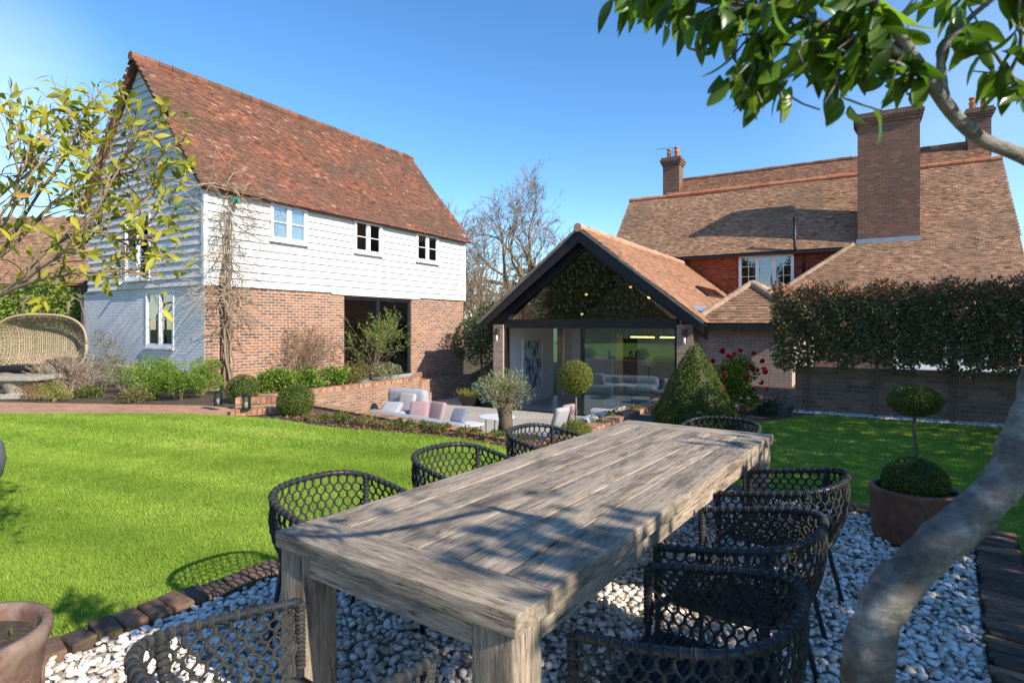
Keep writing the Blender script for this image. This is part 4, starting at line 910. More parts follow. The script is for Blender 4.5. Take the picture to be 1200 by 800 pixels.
# ==================================================================== chairs
def make_chair(label, loc, rz):
    """local: +y is the front (towards the table)"""
    t = thing('rope_chair', label, 'chair', loc, rz, 'rope chairs around the table')
    half = [(.285, .27, .640), (.300, .12, .665), (.298, -.05, .695), (.262, -.185, .722), (.16, -.262, .738), (0, -.285, .742)]
    rimc = half + [(-x, y, z) for x, y, z in half[-2::-1]]
    rim = cr_spline(rimc, 6); m = MB(); m.tube(rim, .0125, 10); obj('rim', m, M['tube'], t, True)
    # arc length param
    seg = np.r_[0, np.cumsum(np.linalg.norm(np.diff(rim, axis=0), axis=1))]; Lr = seg[-1]
    def rp(s):
        s = np.clip(s, 0, 1) * Lr; return np.array([np.interp(s, seg, rim[:, k]) for k in range(3)])
    def lowp(s):
        q = rp(s); return np.array([q[0] * .86, q[1] * .80 - .0, .425])
    legs = [(0.0, (.27, .27, 0)), (.285, (.245, -.235, 0)), (.715, (-.245, -.235, 0)), (1.0, (-.27, .27, 0))]
    for s, ft in legs:
        a = rp(s); lo = lowp(s); mid = np.array([lo[0] * 1.02, lo[1] * 1.02, .43]) if s in (.285, .715) else np.array([a[0] * .985, a[1] * .99, .43])
        m = MB(); m.tube([a - np.array([0, 0, .004]), mid, np.array(ft)], [.0125, .0125, .0115], 10); lg = obj('leg', m, M['tube'], t, True)
        w = MB(); nn = 15
        for k in range(nn):
            f = (k + .5) / nn; c = a * (1 - f) + mid * f; w.tube([c - (mid - a) * .028, c, c + (mid - a) * .028], [.0145, .0185, .0145], 8, r=random.random())
        obj('rope_wrap', w, M['rope'], lg, True)
    # net
    m = MB(); ns = 66; lv = 8; g = np.random.default_rng(4)
    for k in range(ns + 1):
        s0 = (k + .0) / ns; P = []
        for j in range(lv + 1):
            f = j / lv; ds = (.5 / ns) * (1 if (j + k) % 2 else -1) * .92
            if j == 0: ds = 0
            s = min(max(s0 + ds, 0), 1); a, b = rp(s), lowp(s); q = a * (1 - f) + b * f
            for f2 in ((f,) if j in (0, lv) else (f - .27 / lv, f + .27 / lv)):
                q = a * (1 - f2) + b * f2; P.append(q + nrm((q[0], q[1], 0)) * (.030 * sin(pi * f2)) + g.normal(size=3) * .0012)
        m.tube(P, .0050, 5, cap=False, r=g.random())
    for j in range(1, lv):     # knots
        for k in range(ns):
            if (j + k) % 2 == 0: continue
            s = (k + .5) / ns; a, b = rp(s), lowp(s); f = j / lv; q = a * (1 - f) + b * f + nrm((a[0], a[1], 0)) * .030 * sin(pi * f)
            m.tube([q + (0, 0, .012), q, q - (0, 0, .012)], [.005, .0075, .005], 5, cap=False, r=g.random())
    obj('rope_net', m, M['rope'], t, True)
    m = MB()
    nw = 40
    for k in range(nw):
        s = (k + .5) / nw
        for d in (-.0028, .0028):
            a = rp(s + d - .0024); b = rp(s + d); c = rp(s + d + .0024); m.tube([a, b, c], [.0145, .0178, .0145], 9, r=g.random())
        
    obj('rim_wrap', m, M['rope'], t, True)
    # seat: frame and woven seat
    lowc = np.array([lowp(s) for s in np.linspace(0, 1, 40)]); 
    m = MB(); m.tube(np.vstack([lowc, lowc[:1]]), .014, 8); obj('seat_frame', m, M['rope'], t, True)
    m = MB(); poly = [(p[0] * .985, p[1] * .985) for p in lowc]; m.prism(poly[::-1], .405, .425)
    pl = np.array(poly)
    for yy in np.arange(-.20, .22, .022):
        xs = np.interp(0, [0], [0]); 
        hw_ = np.max(np.abs(pl[np.abs(pl[:, 1] - yy) < .03][:, 0])) if np.any(np.abs(pl[:, 1] - yy) < .03) else .1
        X = np.linspace(-hw_, hw_, 17); m.tube([(x, yy, .428 + .006 * (1 if (i + int(yy * 45)) % 2 else -1)) for i, x in enumerate(X)], .009, 5, r=g.random())
    obj('seat', m, M['rope'], t, True)
    m = MB(); m.tube([(-.262, .262, .40), (.262, .262, .40)], .011, 8); obj('front_rail', m, M['tube'], t, True)
    return t
def crz(fx, fy): return math.atan2(fy, fx) - pi / 2
def cpos(a, p): q = ap(a, p); return (q[0], q[1], .012)
rzR = crz(-.8, .6); rzL = crz(.8, -.6); rzF = crz(-.6, -.8); rzN = crz(.6, .8)
ch = make_chair('rope chair nearest the camera on the right side of the table', cpos(-.60, 1.73), rzR + .03)
dup(ch, cpos(-.665, 2.50), rzR + .02, 'middle rope chair on the right side of the table')
dup(ch, cpos(-.69, 3.38), rzR - .02, 'farthest rope chair on the right side of the table in front of the brown pot')
dup(ch, cpos(-2.35, 1.76), rzL + .02, 'rope chair on the left side by the near corner of the table shading the lawn')
dup(ch, cpos(-2.36, 2.68), rzL - .03, 'middle rope chair on the left side of the table against the sunny lawn')
dup(ch, cpos(-2.36, 3.62), rzL + .01, 'farthest rope chair on the left side of the table below the olive tree')
dup(ch, cpos(-1.37, .815), rzN + .02, 'rope chair at the near end of the table with its back to the camera')
dup(ch, cpos(-1.47, 4.72), rzF, 'rope chair at the far end of the table in front of the cone topiary')

# ==================================================================== pots and topiary
def topiary_ball(name, label, cat, c, R, n, leaf, mat='box', squash=1.0, stem=None, base=None, seed=1, group=None, zc=None):
    t = thing(name, label, cat, (c[0], c[1], 0), 0, group); g = np.random.default_rng(seed)
    m = MB(); ball_leaves(m, (0, 0, c[2]), R, n, leaf, squash, seed, zcut=zc); core_ball(m, (0, 0, c[2]), R * .82, squash); obj('foliage', m, M[mat], t)
    if stem:
        m = MB(); m.tube([(0.01, 0, stem), (-.012, .008, (stem + c[2]) / 2), (0, 0, c[2])], [.017, .015, .014], 7); obj('stem', m, M['bark'], t, True)
    return t
# big brown pot with two tier topiary
PX, PY = 2.87, 4.12
t = thing('planter', 'large round brown glazed pot on the pebbles at the right', 'planter', (PX, PY, 0)); t.scale = (.93, .93, .98)
m = MB(); m.lathe([(.001, .0), (.262, .0), (.278, .012), (.286, .05), (.296, .20), (.298, .36), (.300, .385), (.294, .398), (.268, .398), (.262, .37), (.258, .33)], n=48); obj('pot', m, M['brown_glaze'], t, True)
m = MB(); m.lathe([(.001, .345), (.257, .34)], n=32); obj('soil', m, M['soil'], t)
t = thing('topiary', 'two tier box topiary growing in the large brown pot', 'topiary', (PX, PY, .34))
m = MB(); ball_leaves(m, (0, 0, .08), .195, 8000, .017, .85, 3, amp=.06, zcut=.0, depth=.12); core_ball(m, (0, 0, .08), .168, .82); obj('lower_foliage', m, M['box'], t)
m = MB(); ball_leaves(m, (0, 0, .66), .158, 6500, .016, .62, 4, amp=.08, depth=.15); core_ball(m, (0, 0, .66), .130, .55); obj('upper_foliage', m, M['box'], t)
m = MB(); m.tube([(0, 0, .1), (.012, 0, .3), (-.008, 0, .45), (0, 0, .64)], [.013, .011, .011, .01], 7); obj('stem', m, M['bark'], t, True)
# terracotta pot left foreground
t = thing('terracotta_pot', 'old terracotta pot with a moulded rim at the lower left corner', 'pot', (-1.98, 2.07, -.03))
m = MB(); m.lathe([(.001, 0), (.17, 0), (.20, .05), (.235, .25), (.245, .37), (.262, .40), (.268, .44), (.262, .46), (.238, .462), (.228, .44), (.222, .38)], n=56)
for k in range(10):
    an = 2 * pi * k / 10; pts = [((.232 + .004) * cos(an + .13 * cos(q)), (.232 + .004) * sin(an + .13 * cos(q)), .24 + .06 * sin(q)) for q in np.linspace(0, 2 * pi, 14)]; m.tube(pts, .006, 5, r=.5)
obj('pot', m, M['terracotta'], t, True)
m = MB(); m.lathe([(.001, .41), (.1, .415), (.226, .40)], n=32); obj('soil', m, M['soil'], t)
m = MB(); g = np.random.default_rng(2); P = np.c_[g.uniform(-.15, .15, (40, 2)), np.full(40, .415)]; leaves(m, P, np.c_[g.normal(size=(40, 2)), np.ones(40) * .8], .035, .012, rng=g); obj('seedlings', m, M['perennial'], t)
m = MB(); m.lathe([(.001, 0), (.12, 0), (.19, .10), (.22, .25), (.20, .40), (.14, .50), (.12, .50), (.001, .48)], n=32); tag(obj('grey_urn', m, M['grey_pot'], None, True, (-5.05, 5.45, 0)), 'rounded grey urn just cut by the left edge on the lawn', 'urn')
# cone topiary
t = thing('cone_topiary', 'large clipped cone of box beyond the far end of the table', 'topiary', (2.83, 8.95, 0))
m = MB(); g = np.random.default_rng(8); n = 21000; hgt = 1.27; RB = .69
u = g.random(n); z = hgt * (1 - np.sqrt(u)); an = g.uniform(0, 2 * pi, n); rr = RB * (1 - z / hgt) ** .88 * (1 + .0) 
rr = rr * np.where(z < .15, .88 + .8 * z, 1.0)
bump = 1 + .035 * np.sin(an * 7 + z * 9) + .03 * np.sin(an * 13 - z * 21); rr = rr * bump * (1 - .13 * g.random(n) ** 2)
P = np.c_[rr * np.cos(an), rr * np.sin(an), z + .02]; Nn = np.c_[np.cos(an), np.sin(an), np.full(n, .5)]
leaves(m, P, Nn * .7 + rdirs(n, g), .026 * g.uniform(.7, 1.3, n), .015, N=Nn + rdirs(n, g) * .7, rng=g); m.lathe([(RB * .84, .03), (RB * .60, hgt * .32), (RB * .3, hgt * .66), (.01, hgt * .97)], n=20, r=.05); obj('foliage', m, M['box'], t)  # the lathe is a dark inner cone, added to block light through the leaves
m = MB(); m.tube([(0, 0, 0), (0, 0, .9)], .03, 7); obj('stem', m, M['bark'], t)
# lollipop topiary on the patio corner bed
t = thing('lollipop_topiary', 'golden box lollipop on a thin stem beside the white patio sofa', 'topiary', (.90, 8.2, 0))
m = MB(); ball_leaves(m, (0, 0, .80), .235, 7000, .020, 1.0, 9, amp=.07, depth=.2); core_ball(m, (0, 0, .80), .185); obj('foliage', m, M['box_gold'], t)
m = MB(); m.tube([(0, 0, 0), (.01, 0, .3), (0, 0, .75)], .013, 7); obj('stem', m, M['bark'], t, True)
topiary_ball('box_ball', 'golden green clipped ball at the foot of the lollipop topiary', 'topiary', (.86, 7.85, .06), .22, 5500, .020, 'box_gold', .8, seed=10)
# box balls by the barn
topiary_ball('box_ball', 'round dark box ball in front of the low brick wall near the barn door', 'topiary', (-3.68, 9.85, .25), .29, 7500, .024, 'box', .95, seed=11)
topiary_ball('box_ball', 'box ball directly behind the two black lanterns', 'topiary', (-5.35, 11.5, .26), .30, 5000, .026, 'box', .95, seed=12)

def lantern(label, x, y, z):
    t = thing('lantern', label, 'lantern', (x, y, z), .3, 'black lanterns by the brick step')
    m = MB(); m.lathe([(.001, 0), (.075, 0), (.075, .03), (.07, .03)], n=20); m.lathe([(.078, .21), (.078, .225), (.05, .255), (.02, .27), (.001, .275)], n=20)
    for k in range(6): an = k * pi / 3; m.tube([(.07 * cos(an), .07 * sin(an), .02), (.07 * cos(an), .07 * sin(an), .215)], .006, 5)
    m.tube([(.05 * cos(q), 0, .26 + .06 * sin(q)) for q in np.linspace(0, pi, 9)], .003, 4); obj('frame', m, M['dark_metal'], t)
    m = MB(); m.lathe([(.062, .03), (.062, .21)], n=20); obj('glass', m, M['glass'], t, True)
    m = MB(); m.tube([(0, 0, .02), (0, 0, .12)], .03, 12); obj('candle', m, M['inner_white'], t, True)
lantern('black lantern with a candle standing on the low brick wall end', -4.50, 9.80, .12); lantern('black lantern standing further back among the green plants', -5.28, 10.40, .10)
for i, (a, b, z) in enumerate([((-4.75, 9.75), (-3.95, 10.0), .12), ((-5.0, 10.45), (-4.1, 10.75), .22)]):
    brick_wall('garden_step', ['low brick edging step under the nearer lantern', 'low brick edging step behind the nearer lantern'][i], a, b, 0, z, th=.2)

# cone bed brick edge, camellia
brick_wall('bed_edge', 'short low brick bed edge below the red camellia', (3.6, 10.3), (4.45, 10.15), 0, .14)
def shrub(name, label, loc, R, H, n, leaf, mat, seed, cat='shrub', stems=8, squash=None, group=None, twigm='twig', aspect=.45, up=.5, lumps=14):
    """loose shrub: stems plus leaves in uneven lumps"""
    t = thing(name, label, cat, loc, 0, group); g = np.random.default_rng(seed)
    m = MB(); Cs = []
    for k in range(lumps):
        an = g.uniform(0, 2 * pi); rr = R * .72 * math.sqrt(g.random()); z = H * g.uniform(.25, .88) * (1 - .35 * (rr / R) ** 2); Cs.append((rr * cos(an), rr * sin(an), z))
    Cs = np.array(Cs); idx = g.integers(0, lumps, n); d = rdirs(n, g); rl = np.where(True, min(R, H) * .34, 0) * g.uniform(.6, 1.25, lumps)[idx]
    P = Cs[idx] + d * (rl * (1 - .5 * g.random(n) ** 1.5))[:, None]; P[:, 2] = np.abs(P[:, 2])
    leaves(m, P, d + rdirs(n, g) * .8 + np.array([0, 0, up]), leaf * g.uniform(.6, 1.3, n), leaf * aspect, N=d + rdirs(n, g) * .6, rng=g); obj('foliage', m, M[mat], t)
    m = MB()
    for c in Cs[:stems]: m.tube([(c[0] * .15, c[1] * .15, 0), (c[0] * .5, c[1] * .5, c[2] * .5), tuple(c)], [.010, .007, .004], 4, cap=False, r=g.random())
    obj('stems', m, M[twigm], t); return t
cm = shrub('camellia', 'glossy camellia covered in red flowers against the extension side wall', (3.85, 9.95, .05), .50, 1.18, 3400, .07, 'laurel', 20, aspect=.5)
g = np.random.default_rng(21)
for k in range(34):
    an = g.uniform(0, 2 * pi); z = g.uniform(.25, 1.1); rr = .46 * math.sqrt(max(.1, 1 - ((z - .55) / .65) ** 2)); c = np.array([rr * cos(an), rr * sin(an) - .05, z]); n = 18; d = rdirs(n, g); d[:, 1] -= .5; m = MB()
    leaves(m, np.repeat(c[None], n, 0), d, .052, .048, rng=g); obj('flower', m, M['flower'], cm)
shrub('low_shrub', 'dark grey green shrub at the corner of the bed by the gravel strip', (4.55, 9.95, 0), .42, .38, 1500, .035, 'evergreen', 22)
# pleached photinia hedge : one row of trees
hd = nrm(np.array([14, 4.85]) - np.array([5.1, 10.42])); hn = np.array([-hd[1], hd[0]])
names = ['first pleached photinia tree from the left, next to the link building', 'second pleached photinia tree from the left, above the brick wall', 'pleached photinia tree behind the topiary in the brown pot', 'fourth pleached photinia tree from the left', 'pleached photinia tree just left of the bending trunk', 'pleached photinia tree partly hidden behind the bending trunk']
for i in range(6):
    s0 = -.30 + i * 1.02; c = np.array([5.1, 10.42]) + hd * (s0 + .51) + hn * -.15
    t = thing('pleached_tree', names[i], 'tree', (c[0], c[1], 0), math.atan2(hd[1], hd[0]), 'pleached photinia trees along the brick wall'); g = np.random.default_rng(30 + i)
    n = 9800; P = np.c_[g.uniform(-.56, .56, n), g.uniform(-.24, .24, n), g.uniform(0, 1, n)]
    H0, H1 = .84, 2.20
    zt = H1 + .05 * np.sin(P[:, 0] * 9 + i) + .04 * g.normal(size=n); zb = H0 - .02 + .10 * np.sin(P[:, 0] * 6 + i * 2)
    f = P[:, 2]; P[:, 2] = zb + (zt - zb) * f
    dens = np.sin(P[:, 0] * 8 + i * 1.7) * np.sin(P[:, 2] * 7 + i) ; low = np.clip((1.45 - P[:, 2]) / .5, 0, 1)
    k = g.random(n) > (.02 + .50 * low + .12 * (dens < -.2)); P = P[k]; n = len(P); face = g.random(n) < .7
    P[face, 1] = np.sign(P[face, 1]) * (.19 + .07 * g.random(face.sum()) + .035 * np.sin(P[face, 0] * 11 + P[face, 2] * 8))
    N = np.c_[rdirs(n, g)[:, :1] * .6, np.sign(P[:, 1]) * .8, g.normal(size=n) * .4 + .3]
    topness = np.clip((P[:, 2] - (H1 - .32)) / .32, 0, 1); r = np.clip(g.random(n) * .74 + .55 * topness * (g.random(n) < .6) + .3 * (g.random(n) < .16), 0, 1)
    m = MB(); leaves(m, P, rdirs(n, g) + np.array([0, 0, .35]), .072 * g.uniform(.6, 1.25, n), .034, N=N, rng=g, r=r)
    obj('crown', m, M['photinia'], t)
    m = MB(); m.tube([(0, -.05, 0), (.02, -.06, .8), (-.02, -.03, 1.5), (0, 0, 2.1)], [.028, .024, .018, .01], 7)
    for q in range(12): z = .9 + q * .11; s = 1 if q % 2 else -1; m.tube([(0, -.02, z), (s * .25, 0, z + .08), (s * .5, .02, z + .12)], [.01, .007, .004], 4)
    obj('trunk', m, M['bark'], t)

# patio furniture -------------------------------------------------
def patio_sofa():
    t = thing('corner_sofa', 'pale grey modular outdoor sofa along the sunken patio wall', 'sofa', (-1.75, 12.75, PD), math.atan2(-.66, .75))
    m = MB(); m.rbox((0, 0, .22), (3.0, .95, .36), .15, bulge=.04); obj('seat', m, M['cushion'], t, True)
    m = MB(); m.rbox((-.1, -.42, .45), (3.3, .36, .48), .17); obj('backrest', m, M['cushion'], t, True)
    m = MB(); m.rbox((-1.42, .05, .34), (.36, 1.2, .5), .16); obj('armrest', m, M['cushion'], t, True)
    return t
patio_sofa()
t = thing('lounge_sofa', 'pale grey high backed outdoor sofa module by the low brick wall', 'sofa', (-2.85, 14.9, PD), math.atan2(-.45, .89))
m = MB(); m.rbox((0, 0, .22), (1.5, .95, .36), .15); obj('seat', m, M['cushion'], t, True)
m = MB(); m.rbox((-.1, .42, .55), (1.25, .3, .85), .15); obj('backrest', m, M['cushion'], t, True)
rzs = math.atan2(-.45, .89)
cushion((-2.72, 15.0), PD + .385, rzs, M['pale_cushion'], 'pale cushion leaning on the high backed patio sofa', -.3, .5)
cushion((-2.2, 13.7), PD + .385, rzs + .3, M['pink'], 'left pink cushion on the long grey patio sofa', -.35, .46)
cushion((-1.75, 13.6), PD + .385, rzs - .2, M['pink'], 'right pink cushion on the long grey patio sofa', -.3, .46)
cushion((-2.9, 13.9), PD + .385, rzs + .2, M['cushion'], 'grey cushion left of the two pink cushions on the patio sofa', -1.0, .48)
cushion((-1.2, 13.2), PD + .385, rzs, m_plain('blue_throw', (.16, .18, .24), .9), 'dark blue cushion lying on the long grey patio sofa', -.7, .38)
for i, (x, y, r_, h) in enumerate([(-.95, 13.1, .32, .42), (-.35, 13.5, .42, .52)]):
    t = thing('side_table', ['smaller lower round white patio table by the long grey sofa', 'larger higher round white patio table left of the olive tree'][i], 'table', (x, y, PD), 0, 'nesting patio tables')
    m = MB(); m.lathe([(.001, h - .02), (r_, h - .02), (r_ + .005, h - .008), (r_, h), (.001, h)], n=36); obj('table_top', m, M['table_white'], t)
    for k in range(3): an = k * 2.09 + .4; m = MB(); m.tube([(r_ * .8 * cos(an), r_ * .8 * sin(an), 0), (r_ * .8 * cos(an), r_ * .8 * sin(an), h - .02)], .012, 6); obj('leg', m, M['dark_metal'], t)
t = thing('lounge_sofa', 'pale outdoor sofa seen end on behind the lollipop topiary', 'sofa', (1.75, 13.2, PD), math.atan2(.81, .58))
m = MB(); m.rbox((0, .05, .22), (2.0, .95, .36), .15); obj('seat', m, M['pale_cushion'], t, True)
m = MB(); m.rbox((0, -.38, .46), (2.5, .36, .50), .17); obj('backrest', m, M['pale_cushion'], t, True)
m = MB(); m.rbox((.95, .0, .40), (.34, 1.0, .44), .15); obj('armrest', m, M['pale_cushion'], t, True)
cushion((1.25, 13.1), PD + .385, .9, M['pink'], 'pink cushion on the end on pale sofa behind the lollipop topiary', .3, .48)
cushion((1.05, 12.6), PD + .385, .9, M['pale_cushion'], 'white cushion on the end on pale sofa behind the lollipop topiary', .3, .48)
# olive tree in the bed
t = thing('olive_tree', 'small olive tree with a thick stubby trunk at the edge of the patio', 'tree', (-.10, 8.42, 0))
m = MB(); g = np.random.default_rng(50); m.tube([(0, 0, -.02), (.01, 0, .15), (-.01, .01, .3), (.02, 0, .42)], [.115, .10, .105, .125], 12); 
for k in range(16):
    an = g.uniform(0, 2 * pi); P = [(.06 * cos(an), .06 * sin(an), .38)]; e = (g.uniform(.15, .36) * cos(an), g.uniform(.15, .36) * sin(an), g.uniform(.5, .82)); P += [(e[0] * .5, e[1] * .5, .48), e]; m.tube(P, [.012, .008, .003], 5, cap=False)
obj('trunk', m, M['bark'], t, True)
m = MB(); n = 3200; d = rdirs(n, g); P = d * np.array([.42, .36, .27]) * (g.random(n) ** .6)[:, None] * clumpnoise(d, 16, 51, .35)[:, None] + np.array([0, 0, .60]); leaves(m, P, d + rdirs(n, g) * .7 + np.array([0, 0, .7]), .055 * g.uniform(.6, 1.2, n), .012, rng=g); obj('crown', m, M['olive'], t)
# dark planter and small tree between barn and extension
t = thing('planter', 'low dark planter of grasses between the barn and the extension', 'planter', (-1.35, 19.2, PD))
m = MB(); m.lathe([(.001, 0), (.30, 0), (.46, .32), (.44, .32), (.001, .28)], n=10); obj('bowl', m, M['dark_metal'], t)
m = MB(); g = np.random.default_rng(52); n = 500; P = np.c_[g.normal(size=(n, 2)) * .16, np.full(n, .28)]; leaves(m, P, np.c_[g.normal(size=(n, 2)) * .5, np.ones(n)], .32, .012, rng=g); obj('grasses', m, M['heather'], t)
t = thing('small_tree', 'small dark leaved tree in the gap between the barn and the extension', 'tree', (-1.15, 21.0, PD)); m = MB(); m.tube([(0, 0, 0), (.05, 0, 1.2), (0, 0, 2)], [.05, .04, .03], 7)
m.tube([(0, 0, .8), (.3, 0, 1.5)], .02, 5); obj('trunk', m, M['bark'], t); m = MB(); ball_leaves(m, (0, 0, 2.1), .95, 4200, .09, .85, 53, amp=.3, depth=.7); obj('crown', m, M['evergreen'], t)
# slatted fence behind
t = thing('slatted_fence', 'grey brown slatted fence behind the gap between the buildings', 'fence', (-4.5, 27, PD), -.15)
m = MB(); [m.box((0, 0, .05 + k * .115), (6, .03, .15 + k * .115)) for k in range(22)]; obj('slats', m, m_plain('grey_timber', (.12, .105, .08), .9, var=.3), t)
for k in range(4): m = MB(); m.box((k * 1.95, .032, 0), (k * 1.95 + .1, .12, 2.7)); obj('post', m, M['bark'], t)

# ==================================================================== planting by the barn
# rattan hanging seat
t = thing('hanging_seat', 'wide bleached rattan hanging seat with an arched frame', 'hanging seat', (-11.35, 13.9, -.1), .15)
m = MB(); g = np.random.default_rng(60)
def shell(u, v):    # u -1..1 across, v -1..1 up
    ru = (abs(u) ** 2.4 + abs(v) ** 2.4); return np.array([1.02 * u, .50 * max(0, 1 - ru) ** .5 * 1.0, 1.18 + .72 * v])
def sq(th): c, s = cos(th), sin(th); return np.sign(c) * abs(c) ** .72, np.sign(s) * abs(s) ** .72
for k in range(-22, 23):
    u = k / 22.5; vm = (1 - abs(u) ** 2.4) ** (1 / 2.4); V = np.linspace(-vm, vm, 18)
    m.tube([shell(u, v) for v in V], .010, 4, cap=False); 
for k in range(-17, 18):
    v = k / 17.5; um = (1 - abs(v) ** 2.4) ** (1 / 2.4); U = np.linspace(-um, um, 22); m.tube([shell(u, v) + (0, .012, 0) for u in U], .010, 4, cap=False)
for sgn in (-1, 1):
    for k in range(-24, 25):
        c0 = k / 12; pts = [shell(u, c0 + sgn * u) for u in np.linspace(-1, 1, 26) if abs(u) ** 2.4 + abs(c0 + sgn * u) ** 2.4 < 1]
        if len(pts) > 2: m.tube(pts, .007, 3, cap=False)
obj('basket', m, M['rattan'], t)
m = MB(); m.tube([shell(*sq(q)) * np.array([1, 1, 1]) for q in np.linspace(0, 2 * pi, 60)], .028, 8); obj('hoop', m, M['rattan'], t, True)
m = MB()
for s in (-.5, .5): m.tube([(s, .9, 0), (s, .9, 1.9), (s, .7, 2.25), (s, .45, 2.32), (s, .25, 2.2), (s, .2, 1.9)], .03, 8)
obj('hanger', m, M['bark'], t, True)
m = MB(); m.rbox((0, -.02, .62), (1.5, .75, .16), .07); m.rbox((.5, .0, .76), (.6, .5, .16), .07, rot=[[.95, .3, 0], [-.3, .95, 0], [0, .1, 1]]); obj('seat_cushion', m, M['dark_metal'], t, True)
t = thing('stone_table', 'low square stone slab table in front of the hanging seat', 'table', (-10.6, 12.45, 0), .05); m = MB(); m.rbox((0, 0, .42), (1.3, .8, .09), .012); obj('table_top', m, M['stone'], t); m = MB(); m.lathe([(.28, 0), (.22, .1), (.36, .375)], n=20); obj('pedestal', m, M['stone'], t); m = MB(); m.box((-.5, -.35, 0), (.5, .35, .08)); obj('base', m, M['stone'], t)
q = bw(-.55, 2.2); t = thing('stone_trough', 'old stone trough against the painted brick wall below the window', 'trough', (q[0], q[1], 0), TH_B)
m = MB(); m.box((-.22, -.55, .45), (.22, .55, .52)); m.box((-.18, -.50, .2), (.18, .5, .447)); obj('basin', m, M['stone'], t); m = MB(); m.box((-.15, -.45, 0), (.15, -.25, .2)); m.box((-.15, .25, 0), (.15, .45, .2)); obj('foot', m, M['stone'], t)
# plants along the barn
def bp(px, py, z=0):
    Y = (EYE - z) * FPX / (py - HY); return ((px - 600) / FPX * Y, Y, z)
spec = [
 ('dwarf_shrub', 'mounded yellow green dwarf shrub beside the stone table', (62, 471), .42, .36, 2400, .03, 'heather'),
 ('dwarf_shrub', 'small orange tinted dwarf shrub left of the yellow green mound', (38, 469), .28, .34, 1300, .03, 'dead'),
 ('dwarf_shrub', 'small dark green bush right of the yellow green mound', (105, 466), .28, .24, 1200, .045, 'box'),
 ('leafy_shrub', 'tall sparse yellow green shrub between the seat and the trough', (120, 458), .5, 1.45, 1500, .05, 'mixed'),
 ('leafy_shrub', 'loose grey green shrub in front of the stone trough', (146, 461), .38, .75, 1100, .045, 'olive'),
 ('fern_clump', 'bright feathery green clump below the painted brick wall', (178, 468), .62, .85, 6500, .06, 'perennial'),
 ('fern_clump', 'second bright feathery clump closer to the barn corner', (212, 468), .58, .80, 6000, .06, 'perennial'),
 ('fern_clump', 'feathery green clump at the foot of the barn corner', (238, 462), .5, .85, 4500, .06, 'perennial'),
 ('fern_clump', 'low dark green plants in front of the feathery clumps', (160, 473), .40, .28, 1600, .04, 'mixed'),
]
for i, (nm, lb, (px, py), R, H, n, lf, mt) in enumerate(spec):
    shrub(nm, lb, bp(px, py), R, H, n, lf, mt, 70 + i, aspect=.25 if mt == 'perennial' else .45, lumps=18)
for i, (x, y, lb) in enumerate([(2.2, -.9, 'bright green leafy perennials behind the round box ball'), (3.0, -1.0, 'bright green perennials right of the round box ball'), (1.3, -.8, 'bright green perennials against the brick wall near the climber')]):
    q = bw(x, y); shrub('perennial', lb, (q[0], q[1], -.12), .45, .5, 1800, .10, 'perennial', 90 + i, aspect=.4, group='perennials along the barn wall')
for i, (x, y, R, H, mt, lb) in enumerate([(4.0, -.85, .5, .62, 'mixed', 'dull green shrub left of the barn doorstep'), (4.9, -1.1, .45, .5, 'olive', 'grey green lavender bush on the edge of the barn doorstep'), (3.5, -1.2, .4, .35, 'mixed', 'low spreading plant on top of the brick retaining wall')]):
    q = bw(x, y); shrub('low_shrub', lb, (q[0], q[1], -.12), R, H, 1700, .055, mt, 95 + i)
# bare hydrangea-like shrub, rose by the door
def twiggy(name, label, loc, H, n, seed, mat, leafm=None, nleaf=0, leaf=.05, spread=.5, depth=3, r0=.012, lean=(0, 0, 1), kids=(2, 4)):
    t = thing(name, label, 'shrub', loc); g = np.random.default_rng(seed); m = MB(); ends = []
    for k in range(n):
        d = np.array(lean) + g.normal(size=3) * spread * np.array([1, 1, .2]); grow(m, (g.normal() * .08, g.normal() * .08, 0), d, H * .38, r0, depth, g, spread=.55, segs=3, ends=ends, kids=kids, nmin=3, minr=.003, ratio=.7)
    obj('stems', m, M[mat], t)
    if leafm:
        idx = g.integers(0, len(ends), nleaf); P = np.array([ends[i][0] for i in idx]) + g.normal(size=(nleaf, 3)) * .02; D = np.array([ends[i][1] for i in idx]) + rdirs(nleaf, g) * .9
        m = MB(); leaves(m, P, D, leaf * g.uniform(.6, 1.2, nleaf), leaf * .5, rng=g); obj('leaves', m, M[leafm], t)
    return t
q = bw(2.6, -.35); twiggy('bare_shrub', 'bare reddish brown shrub against the brick wall of the barn', (q[0], q[1], -.12), 1.9, 30, 100, 'twig', 'dead', 2600, .045, .45, 3, .010)
q = bw(4.7, -.6); twiggy('rose_bush', 'tall leaning green rose bush in front of the black barn door', (q[0], q[1], -.12), 2.3, 11, 101, 'bark', 'perennial', 3000, .055, .22, 3, .012, lean=(.25, .1, 1))
twiggy('bare_shrub', 'tangle of bare tan stems beside the rattan seat', bp(78, 462), 1.15, 22, 102, 'twig_pale', None, 0, .05, .5, 3, .009)
twiggy('bare_shrub', 'low bleached grassy tangle between the tan stems and the trough', bp(100, 460), .75, 16, 103, 'twig_pale', 'dead', 200, .03, .4, 3, .008)
q = bw(1.2, -.25)
